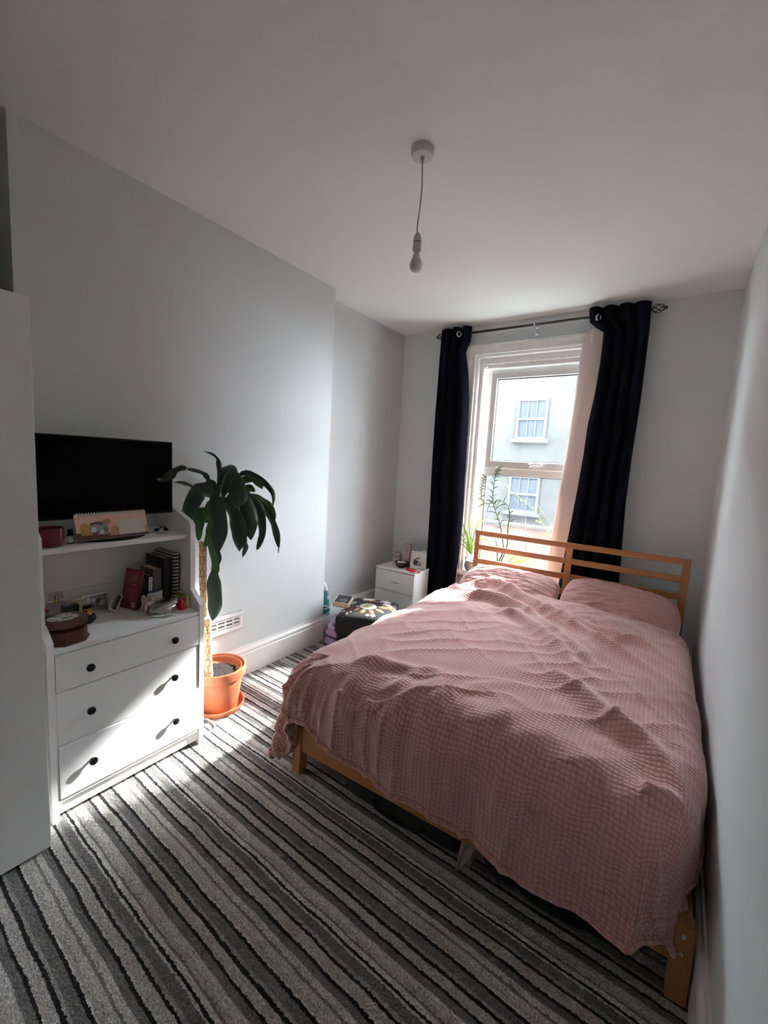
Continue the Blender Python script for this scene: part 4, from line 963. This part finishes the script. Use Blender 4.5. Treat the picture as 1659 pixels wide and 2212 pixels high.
# ------------------------------------------------------------------ under the bed
def underbed(label, loc, hx, hy):
    ub = thing('underbed_bag_shade', label, 'bag', loc, rz=.026)
    bm = bmesh.new(); bmesh.ops.create_cube(bm, size=1); bmesh.ops.subdivide_edges(bm, edges=list(bm.edges), cuts=12, use_grid_fill=True)
    for v in bm.verts:
        x, y, z = v.co*2; k = (abs(x)**9+abs(y)**9+abs(z)**6)**(1/8); x, y, z = x/k, y/k, z/k
        v.co = Vector((hx*x, hy*y, .058+.052*z*(1+.12*mnoise.noise(Vector((x*2, y*2, z)))*(z > 0))))
    z0 = min(v.co.z for v in bm.verts)
    for v in bm.verts: v.co.z -= z0
    bm.verts.index_update(); m = MB(); m.add([v.co[:] for v in bm.verts], [[v.index for v in f.verts] for f in bm.faces]); bm.free(); m.build('bag_shade_body', 'black_matte', ub, 'all')
    MB().tube(spline([(-.12, -hy, .06), (-.10, -hy-.012, .03), (0, -hy-.014, .02), (.10, -hy-.012, .03), (.12, -hy, .06)], 16), .006, 6).build('carry_strap', 'black_matte', ub, True)
underbed('black soft storage bag pushed under the bed near the plain leg', (1.51, -2.195, 0), .32, .25)
underbed('black block added for the deep shade under the bed close to the wall', (2.14, -2.175, 0), .27, .25)  # black bag shape stands in for the shade under the bed here
bs = thing('blanket', 'pale fabric corner poking out beside the black bag', 'blanket', (1.845, -2.455, 0))
vs = []
for k, (w, z) in enumerate(((.030, .112), (.026, .085), (.020, .055), (.012, .025), (.004, .006))):
    for i in range(9): u = i/8*2-1; vs.append((u*w-.006*k, .010*math.sin(u*5+k)-.006*k, z+.004*math.cos(u*5)))
fs = [(j*9+i, j*9+i+1, j*9+i+10, j*9+i+9) for j in range(4) for i in range(8)]
o = MB().add(vs, fs).build('cloth_corner', 'mauve', bs, 'all'); md = o.modifiers.new('t', 'SOLIDIFY'); md.thickness = .006
B(-.012, .012, .005, .30, .004, .108, bev=.008).build('folded_cloth', 'mauve', bs)

# ------------------------------------------------------------------ bedside drawers
NF, NB, NX0, NX1, NZ = -.47, -.193, -.045, .398, .492
ns = thing('bedside_drawers', 'small white bedside drawer unit standing in the alcove corner', 'bedside table', (0, 0, 0))
B(NX0, NX0+.016, NF+.018, NB, 0, NZ-.018, bev=.002).build('side_panel', 'laminate', ns); B(NX1-.016, NX1, NF+.018, NB, 0, NZ-.018, bev=.002).build('side_panel', 'laminate', ns); B(NX0+.016, NX1-.016, NF+.07, NB, .02, NZ-.018).build('carcass', 'laminate', ns)
B(NX0-.003, NX1+.003, NF, NB+.002, NZ-.018, NZ, bev=.002).build('top_panel', 'laminate', ns)
for z0, z1 in ((.269, .4675), (.060, .2635)):
    d = B(NX0+.001, NX1-.001, NF, NF+.018, z0, z1, bev=.002).build('drawer', 'laminate', ns)
    zc = (z0+z1)/2; xc = (NX0+NX1)/2+.01
    MB().tube(spline([(xc-.055, NF, zc), (xc-.04, NF-.018, zc), (xc, NF-.024, zc), (xc+.04, NF-.018, zc), (xc+.055, NF, zc)], 18), [.003]+[.0045]*4+[.006]*9+[.0045]*4+[.003], 8).build('handle', 'steel', d, True)
def nt(px, py): return at(px, py, 2, NZ)
a = nt(868, 1208)
vz = thing('candle_block', 'tall mauve square block standing at the back of the bedside drawers', 'candle', (at(879, 1195, 1, -.248).x, -.248, NZ), rz=.35)
m = MB(); m.prism([(-.04, -.04), (.04, -.04), (.04, .04), (-.04, .04)], 2, 0, .215); m.build('body', 'mauve', vz)
m = MB(); m.prism([(-.034, -.034), (.034, -.034), (.034, .034), (-.034, .034)], 2, .215, .222); m.build('rim', 'mauve', vz)
jr = thing('candle_jar', 'clear lidded candle jar with cream wax on the bedside drawers', 'candle', (at(859, 1205, 1, -.275).x, -.275, NZ))
MB().lathe([(0, .006), (.040, .006), (.040, .072), (0, .074)], 32, cap=False).build('wax', 'wax', jr, True)
MB().lathe([(0, 0), (.043, 0), (.044, .005), (.044, .100), (.042, .100), (.0425, .076)], 32, cap=False).build('glass', 'clear_glass_ish', jr, True)
MB().lathe([(0, .101), (.042, .101), (.043, .106), (.040, .122), (.012, .126), (0, .126)], 32, cap=False).build('lid', 'tissue_pink', jr, True)
bo = thing('bowl', 'dark brown bowl of white pebbles on the bedside drawers', 'bowl', (at(866, 1216, 1, -.345).x+.01, -.352, NZ))
MB().lathe([(0, 0), (.034, 0), (.040, .004), (.060, .030), (.068, .056), (.065, .057), (.056, .032), (.03, .014), (0, .012)], 40, cap=False).build('vessel', 'dark_bowl', bo, True)
random.seed(3)
for k in range(11): a_ = k*2.4; r_ = .007+.012*math.sqrt(k); MB().ball((r_*math.cos(a_), r_*math.sin(a_), .052-.0003*k), .011+.003*random.random(), (1, .8, .6), 10, 7).build('pebble', 'pebble', bo, True)
pfr = thing('framed_picture', 'white photo frame with a black and white family picture on the bedside drawers', 'photo frame', (.325, -.305, NZ+.001)); pfr.rotation_euler = (math.radians(-18), 0, math.radians(22))
fr = MB(); FW, FH, FT = .072, .176, .016
for a_ in ((-FW, FW, 0, FT), (-FW, FW, FH-FT, FH), (-FW, -FW+FT, FT, FH-FT), (FW-FT, FW, FT, FH-FT)): fr.box(a_[0], a_[1], -.008, .008, a_[2], a_[3], bev=.005)
fr.build('frame', 'card_white', pfr); B(-FW+FT, FW-FT, -.003, .006, FT, FH-FT).build('photograph', 'photo_light', pfr)
for x_, z_, ra, rb_, mm in ((-.012, .060, .030, .026, 'photo_dark'), (.020, .050, .022, .020, 'photo_mid'), (-.010, .100, .012, .014, 'photo_dark'), (.014, .106, .010, .012, 'photo_dark'), (-.012, .097, .006, .007, 'photo_light'), (.014, .102, .006, .007, 'photo_light'), (.030, .082, .012, .016, 'photo_light'), (-.028, .085, .014, .012, 'photo_dark')):
    k = MB(); n_ = 16; k.add([(x_+ra*math.cos(2*PI*i/n_), -.0035-.0004*(mm != 'photo_dark'), z_+rb_*math.sin(2*PI*i/n_)) for i in range(n_)], [tuple(range(n_))]); 
    k.v = [(max(-FW+FT, min(FW-FT, v[0])), v[1], max(FT, min(FH-FT, v[2]))) for v in k.v]; k.build('photo_detail', mm, pfr)
MB().add([(-.02, .008, .14), (.02, .008, .14), (.02, .058, .018), (-.02, .058, .018), (-.02, .010, .142), (.02, .010, .142), (.02, .060, .018), (-.02, .060, .018)], [(0, 1, 2, 3), (7, 6, 5, 4), (0, 4, 5, 1), (1, 5, 6, 2), (2, 6, 7, 3), (3, 7, 4, 0)]).build('strut', 'black_matte', pfr)
sp_ = thing('spray_can', 'pale topped can standing behind the white photo frame', 'can', (.352, -.222, NZ))
MB().lathe([(0, 0), (.024, 0), (.025, .004), (.025, .150), (.018, .160), (0, .160)], 24, cap=False).build('can_body', 'card_white', sp_, True); MB().lathe([(0, .160), (.017, .160), (.017, .182), (0, .184)], 20, cap=False).build('cap', 'sand_card', sp_, True)
rm = thing('sleep_mask', 'flat red oval mask with a looped red strap on the bedside drawers', 'mask', (.32, -.405, NZ), rz=-.35)
t = MB().lathe([(0, 0), (1, 0), (1.02, .4), (.9, .9), (0, 1)], 32, cap=False); t.xf(Matrix.Translation((-.02, .012, 0)) @ Matrix.Diagonal((.066, .040, .010, 1))); t.build('oval_pad', 'red_felt', rm, True)
MB().tube(spline([(.02, .035, .004), (.085, .040, .004), (.095, .015, .004), (.085, -.032, .004), (.02, -.026, .004)], 20), .0042, 8).build('strap', 'red_felt', rm, True)

# ------------------------------------------------------------------ footstool and bits on it
st = thing('footstool', 'black velvet footstool with floral embroidered top between bed and alcove', 'footstool', (.335, -1.085, 0), rz=.35)
SX, SYY, SZ = .20, .255, .285
def dome(x, y): return SZ+.040*(max(0, 1-(abs(x)/SX)**3)*max(0, 1-(abs(y)/SYY)**3))**.5
vs = []; fs = []; n = 28
for j in range(n+1):
    for i in range(n+1):
        x = (2*i/n-1)*SX; y = (2*j/n-1)*SYY; cx = 1-.03*abs(y/SYY)**6; vs.append((x*cx, y*(1-.03*abs(x/SX)**6), dome(x*.999, y*.999)))
for j in range(n):
    for i in range(n): k = j*(n+1)+i; fs.append((k, k+1, k+n+2, k+n+1))
ring = [i for i in range(n+1)]+[j*(n+1)+n for j in range(1, n+1)]+[n*(n+1)+i for i in range(n-1, -1, -1)]+[j*(n+1) for j in range(n-1, 0, -1)]
base = len(vs)
for z in (SZ-.015, .175, .150):
    for k in ring: v = vs[k]; f_ = 1.015 if z > .16 else .98; vs.append((v[0]*f_, v[1]*f_, z))
R_n = len(ring)
prev = ring
for lv in range(3):
    cur = [base+lv*R_n+k for k in range(R_n)]
    for k in range(R_n): fs.append((prev[k], prev[(k+1) % R_n], cur[(k+1) % R_n], cur[k]))
    prev = cur
fs.append(tuple(prev[::-1])); MB().add(vs, fs).build('cushion', 'velvet', st, True)
B(-SX*.94, SX*.94, -SYY*.94, SYY*.94, .10, .155, bev=.008).build('apron', 'velvet', st)
for sx_ in (-1, 1):
    for sy_ in (-1, 1): MB().lathe([(0, 0), (.014, 0), (.017, .02), (.022, .08), (.022, .10), (0, .10)], 16, (sx_*SX*.82, sy_*SYY*.82, 0), cap=False).build('leg', 'mahogany', st, True)
def stitch(pts, mat, name, lift=.0022):
    n_ = len(pts); m = MB(); c = (sum(p[0] for p in pts)/n_, sum(p[1] for p in pts)/n_)
    m.add([(x, y, dome(x, y)+.0004) for x, y in pts]+[(c[0]+(x-c[0])*.86, c[1]+(y-c[1])*.86, dome(x, y)+lift) for x, y in pts]+[(c[0], c[1], dome(*c)+lift*1.15)],
          [(i, (i+1) % n_, n_+(i+1) % n_, n_+i) for i in range(n_)]+[(n_+i, n_+(i+1) % n_, 2*n_) for i in range(n_)]); m.build(name, mat, st, True)
def blossom(x, y, r, k, d, name, mat, ry=1, lift=.0022, ph=0): stitch([(x+r*(1+d*math.cos(k*t))*math.cos(t+ph), y+ry*r*(1+d*math.cos(k*t))*math.sin(t+ph)) for t in [2*PI*i/(6*k) for i in range(6*k)]], mat, name, lift)
def petal(x, y, L, w, ang, mat, name='stitched_leaf'): stitch([(x+math.cos(ang)*L*t-math.sin(ang)*w*s, y+math.sin(ang)*L*t+math.cos(ang)*w*s) for t, s in ((0, 0), (.25, .8), (.5, 1), (.75, .7), (1, 0), (.75, -.7), (.5, -1), (.25, -.8))], mat, name)
blossom(.0, -.02, .070, 16, .05, 'stitched_flower', 'cream_thread'); blossom(.0, -.02, .045, 5, .10, 'stitched_flower_centre', 'sage_thread', lift=.004)
blossom(-.05, .175, .055, 6, .18, 'stitched_flower', 'cream_thread'); blossom(-.16, .04, .040, 5, .2, 'stitched_flower', 'sage_thread'); blossom(.10, .17, .045, 5, .22, 'stitched_flower', 'mauve_thread')
blossom(.13, .10, .035, 5, .25, 'stitched_flower', 'mauve_thread'); blossom(.085, -.185, .022, 5, .3, 'stitched_flower', 'mauve_thread'); blossom(.045, -.19, .016, 5, .3, 'stitched_flower', 'cream_thread')
for x, y, L, w, a_ in ((.08, .0, .10, .024, .3), (.07, -.05, .10, .024, -.5), (.04, -.09, .09, .022, -1.1), (-.01, -.10, .08, .022, -1.6), (-.05, -.08, .08, .020, -2.1), (.14, .07, .08, .022, .2), (.14, .05, .07, .020, -.3)): petal(x, y, L, w, a_, 'brown_thread')
for x, y, L, w, a_ in ((-.10, .10, .12, .016, .4), (-.03, .10, .12, .016, .2), (-.08, -.03, .11, .012, -2.5), (-.10, -.10, .08, .010, -2.0), (.02, .08, .10, .014, .6)): petal(x, y, L, w, a_, 'rust_thread')
for x, y, a_ in ((-.14, -.06, 2.6), (-.16, -.10, -2.8), (-.15, -.15, -2.2), (-.11, -.15, -1.2), (-.10, -.05, -.2), (-.12, -.18, -1.6)): petal(x, y, .045, .012, a_, 'mauve_thread')
# book on the stool
bx_, by_ = -.125, -.085
zbk = dome(bx_, by_)+.004
bk = thing('book', 'thick paperback with black and white cover lying on the footstool', 'book', (.125, -1.170, SZ+.030), rz=math.radians(28)); bk.rotation_euler = (0, math.radians(3), math.radians(28))
B(-.066, .066, -.100, .100, 0, .002).build('cover', 'black_book', bk); cv = B(-.066, .066, -.100, .100, .036, .038).build('cover', 'card_white', bk); B(-.066, -.064, -.1, .1, 0, .038).build('spine', 'black_book', bk)
B(-.063, .064, -.098, .098, .002, .036).build('page_block', 'page_block', bk); B(-.058, .060, -.093, .093, .038, .0384).build('cover_print', 'black_book', cv)
for x_, y_, L_, w_, a_ in ((.01, -.03, .06, .010, 1.2), (-.02, -.05, .05, .012, 1.0), (.03, -.06, .045, .010, 1.5), (.0, -.08, .04, .012, .6)):
    k = MB(); k.add([(x_+math.cos(a_)*L_*t-math.sin(a_)*w_*s, y_+math.sin(a_)*L_*t+math.cos(a_)*w_*s, .0387) for t, s in ((0, 0), (.3, 1), (.7, .8), (1, 0), (.7, -.8), (.3, -1))], [(0, 1, 2, 3, 4, 5)]); k.build('cover_figure', 'photo_mid', cv)

# iron, slippers, scrunchies in the corner
ir = thing('garment_steamer', 'upright teal and white handheld iron with its white cord wrapped round it', 'iron', (-.105, -1.140, 0)); ir.scale = (1, 1, .95)
B(-.05, .05, -.05, .05, 0, .17, bev=.02).build('stand', 'white_plastic', ir)
m = MB(); prof = [(.050, .17), (.050, .20), (.046, .25), (.040, .32), (.032, .37), (.020, .395), (0, .40)]; m.lathe(prof, 28, cap=True); m.xf(Matrix.Diagonal((.95, .85, 1, 1))); m.build('tank', 'teal', ir, True)
MB().tube(spline([(-.03, 0, .33), (-.045, .0, .40), (-.035, 0, .46), (-.010, 0, .44), (.015, 0, .39)], 16), .016, 10).build('handle_arch', 'white_plastic', ir, True)
B(.036, .048, -.016, .016, .315, .350, bev=.005).build('button', 'white_plastic', ir)
for k, zc in enumerate((.195, .222, .24)):
    MB().tube([(.056*math.cos(t), .054*math.sin(t), zc+.022*math.sin(t+k*1.3)) for t in [2*PI*i/28 for i in range(28)]], .0042, 7, closed=True).build('cord_coil', 'white_plastic', ir, True)
MB().tube(spline([(.05, .0, .23), (.075, .01, .29), (.07, .015, .33), (.045, .01, .34)], 14), .0042, 7).build('cord_loop', 'white_plastic', ir, True)
def slipper(label, loc, rz, s=1.0):
    th = thing('slipper', label, 'slipper', loc, rz=rz, group='lilac slippers in the alcove corner')
    def outline(k, n=26): return [(.115*s*math.cos(t)*(1), (.046+.008*math.cos(t))*s*math.sin(t)*k) for t in [2*PI*i/n for i in range(n)]]
    m = MB(); m.prism(outline(1.0), 2, 0, .014); m.build('sole', 'black_matte', th)
    m = MB(); m.prism(outline(.98), 2, .014, .026); m.build('insole', 'lilac', th)
    vs = []; fs = []; nu_, nv_ = 14, 10
    for j in range(nv_+1):
        x = (-.01+.118*j/nv_)*s; hh = .058*s*math.cos(j/nv_*PI/2)**.6+.016
        for i in range(nu_+1):
            a_ = PI*i/nu_; ww = .053*s*math.sqrt(max(.02, 1-(max(0, x)/(.118*s))**2)); vs.append((x, ww*math.cos(a_), .014+(hh-.014)*math.sin(a_)**.8))
    for j in range(nv_):
        for i in range(nu_): k = j*(nu_+1)+i; fs.append((k, k+1, k+nu_+2, k+nu_+1))
    o = MB().add(vs, fs).build('upper', 'lilac', th, 'all'); md = o.modifiers.new('t', 'SOLIDIFY'); md.thickness = .009
    MB().ball((.075*s, -.03*s, .045*s), .006, n=10, m=8).build('bead', 'white_plastic', th, True); return th
slipper('fuzzy lilac slipper standing on the carpet under its pair', (.118, -1.290, 0), -.45, 1.1)
slipper('fuzzy lilac slipper stacked on top of its pair', (.110, -1.275, .070), -.30, 1.05)
def scrunchie(label, loc, rot, R, r, mat):
    th = thing('scrunchie', label, 'hair tie', loc); th.rotation_euler = rot; m = MB(); N = 48
    pts = [(R*math.cos(2*PI*i/N), R*math.sin(2*PI*i/N), 0) for i in range(N)]; m.tube(pts, [r*(1+.28*math.sin(i*1.9)+.15*math.sin(i*.7)) for i in range(N)], 10, closed=True); m.build('ruffle', mat, th, True); return th
scrunchie('pale lilac scrunchie lying flat on the stacked slipper', (.125, -1.265, .148), (.15, .1, 0), .038, .015, 'pale_lilac')
scrunchie('lilac scrunchie propped upright against the iron cord', (.115, -1.245, .198), (math.radians(65), 0, math.radians(40)), .028, .014, 'pale_lilac')

# ------------------------------------------------------------------ plants on the sill
ZSL = WZ0+.03
sp = thing('potted_plant', 'spider plant in a grey etched round pot on the window sill', 'plant', (.757, -.005, ZSL))
MB().lathe([(0, 0), (.035, 0), (.055, .020), (.066, .050), (.064, .075), (.054, .095), (.052, .104), (.057, .110), (.053, .111), (.046, .100), (0, .092)], 40, cap=False).build('pot', 'etched_pot', sp, True)
MB().lathe([(0, .100), (.047, .097)], 24, cap=False).build('soil', 'soil', sp)
MB().tube([(-.052, -.02, .106), (-.056, -.022, .145)], .004, 6).build('stake', 'black_plastic', sp)
def c6(x, y): return (980+.1567*x, 1000+.1567*y)
def ribbon(parent, name, pts, hw, mat, taper=.2, tw=0.0):
    N = 12; C = spline(pts, N); m = MB(); uv = []; view = Vector(_f)
    for i, p in enumerate(C):
        t = i/N; tan = (C[min(i+1, N)]-C[max(i-1, 0)]).normalized(); side = tan.cross(view)
        side = side.normalized() if side.length > 1e-5 else Vector((1, 0, 0)); side = (side+view*tw).normalized(); nr = side.cross(tan)
        w = hw*min(1, .5+t*2)*max(.08, 1-t**2.4)
        for s in (-1, 0, 1): m.v.append(tuple(p+side*(w*s)+nr*(abs(s)*w*.35))); uv.append((s*.5+.5, t))
    for i in range(N):
        for k in range(2): a = i*3+k; m.f.append((a, a+1, a+4, a+3))
    m.uv = uv; o = m.build(name, mat, parent, 'all'); md = o.modifiers.new('t', 'SOLIDIFY'); md.thickness = .0009; return o
SPL = [[(240, 1270), (180, 1100), (110, 970), (90, 935)], [(240, 1270), (170, 1120), (120, 1060), (85, 1050)], [(240, 1270), (200, 1050), (140, 880), (100, 800)], [(245, 1270), (230, 1000), (215, 830), (205, 700)], [(245, 1270), (250, 1000), (260, 830), (275, 690)],
       [(245, 1270), (280, 1020), (320, 850), (380, 760)], [(245, 1270), (190, 1090), (150, 920), (165, 790)], [(245, 1270), (150, 1150), (100, 1120), (80, 1130)], [(245, 1270), (290, 1100), (380, 1040), (470, 1060), (540, 1140)], [(245, 1270), (300, 1150), (380, 1190), (470, 1195), (510, 1300)],
       [(245, 1270), (270, 1050), (330, 870), (430, 780), (500, 765)], [(245, 1270), (225, 1080), (190, 960), (175, 860)], [(245, 1270), (260, 1080), (290, 930), (300, 840)]]
spo = Vector(sp.location)
def sill_at(x, y, d):
    p = at(*c6(x, y), 1, max(-.06, min(.085, d)))
    return p if p.x > .705 else at(*c6(x, y), 1, min(d, -.045))
for k, pts in enumerate(SPL):
    dzs = np.linspace(0, [.05, -.02, .08, .03, -.03][k % 5], len(pts)); ref = Vector((.757, -.005, .6))
    ribbon(sp, 'leaf', [sill_at(x, y, d)-spo for (x, y), d in zip(pts, dzs)], .0055+.0015*(k % 3), 'spider_leaf', tw=.4*math.sin(k))
ref2 = Vector((1.0, .02, .8))
lp = thing('potted_plant', 'leggy houseplant with tall narrow leaved stems on the window sill', 'plant', (.985, .015, ZSL)); lpo = Vector(lp.location)
MB().lathe([(0, 0), (.045, 0), (.062, .085), (.066, .088), (.066, .104), (.060, .104), (.057, .090), (0, .090)], 36, cap=False).build('pot', 'terracotta', lp, True)
MB().lathe([(0, .096), (.058, .093)], 24, cap=False).build('soil', 'soil', lp)
STEMS = [([(690, 1400), (682, 1150), (650, 900), (590, 700), (545, 560), (540, 450), (560, 250), (590, 150), (610, 70)], .25, 1.0),
         ([(745, 1400), (742, 1150), (748, 900), (770, 720), (745, 590), (640, 512), (540, 548), (445, 560), (388, 490), (380, 390), (400, 270), (432, 180)], .22, 1.0),
         ([(600, 1400), (602, 1250), (598, 1150), (570, 1050)], .3, .0)]
random.seed(11)
for si, (pts, f0, dens) in enumerate(STEMS):
    C = spline([at(*c6(x, y), 1, .02+.03*math.sin(i*1.3+si))-lpo for i, (x, y) in enumerate(pts)], 60)
    # sink the base into the soil
    base = Vector((.02*(si-1), .01*si, .088)); C = [base.lerp(C[i], min(1, i/6)) if i < 6 else C[i] for i in range(len(C))]
    stm = MB(); stm.tube(C, [.0060*(1-.6*i/len(C)) for i in range(len(C))], 7); stm.build('stem', 'stem_leaf', lp, True)
    if dens:
        k = int(f0*60)
        while k < 60:
            tan = (C[min(k+1, 60)]-C[k-1]).normalized(); side = tan.cross(Vector(_f)).normalized()*(1 if ((k if k > 46 else k//2) % 2) else -1)
            ln = random.uniform(.055, .085)*(1 if k < 48 else .7); up = tan*random.uniform(.45, .9); dirv = (side+up+Vector(_f)*random.uniform(-.45, .35)).normalized()
            droop = Vector((0, 0, -1))*ln*random.uniform(.0, .35)
            tip = C[k]+dirv*ln+droop; tip.y = min(tip.y, .078-lpo.y)
            ribbon(lp, 'leaf', [C[k], C[k].lerp(tip, .5)+Vector((0, 0, .006)), tip], .0046, 'stem_leaf'); k += 1 if k > 46 else 2
for pts in ([(700, 1340), (790, 1270), (850, 1265)], [(750, 1380), (820, 1300), (870, 1420)], [(720, 1390), (900, 1250), (1010, 1300)], [(740, 1400), (920, 1340), (980, 1290), (960, 1400)], [(760, 1400), (1040, 1330), (1100, 1340), (1115, 1430)], [(540, 1380), (500, 1230), (515, 1300)]):
    ribbon(lp, 'leaf', [at(*c6(x, y), 1, .02+.01*i)-lpo for i, (x, y) in enumerate(pts)], .0045, 'spider_leaf')
ribbon(lp, 'leaf', [at(*c6(x, y), 1, .02+.04)-lpo for x, y in ((1000, 1380), (996, 1150), (990, 950), (990, 735))], .0085, 'card_white')
rn = [(620, 210), (700, 290), (800, 395), (920, 490), (1000, 550), (1100, 650), (1180, 760), (1260, 890), (1340, 1040), (1400, 1180), (1380, 1400)]
C = spline([at(*c6(x, y), 1, .02+.05)-lpo for x, y in rn], 50); fsn = MB().tube(C, .0026, 6).build('flower_stalk', 'spider_leaf', lp, True)
for (x, y) in ((930, 515), (1090, 620), (1145, 800), (1190, 820), (1250, 970), (1275, 985), (1310, 885), (1320, 910), (300, 490), (320, 605), (350, 480), (515, 580)):
    c = at(*c6(x, y), 1, .02+.05)-lpo; m = MB()
    for k in range(6): a = 2*PI*k/6; m.ball(c+Vector((.006*math.cos(a), .002, .006*math.sin(a))), .0042, (1, .5, 1), 7, 5)
    m.build('flower', 'yellow_bloom', fsn, True)
C = spline([at(*c6(x, y), 1, .02+.05)-lpo for x, y in ((1140, 560), (1230, 690), (1330, 830), (1400, 1000))], 20); MB().tube(C, .0014, 6).build('flower_stalk', 'spider_leaf', lp, True)
C = spline([at(*c6(x, y), 1, .02+.03)-lpo for x, y in ((745, 900), (520, 600), (420, 540), (330, 600), (290, 500))], 20); MB().tube(C, .0014, 6).build('flower_stalk', 'spider_leaf', lp, True)
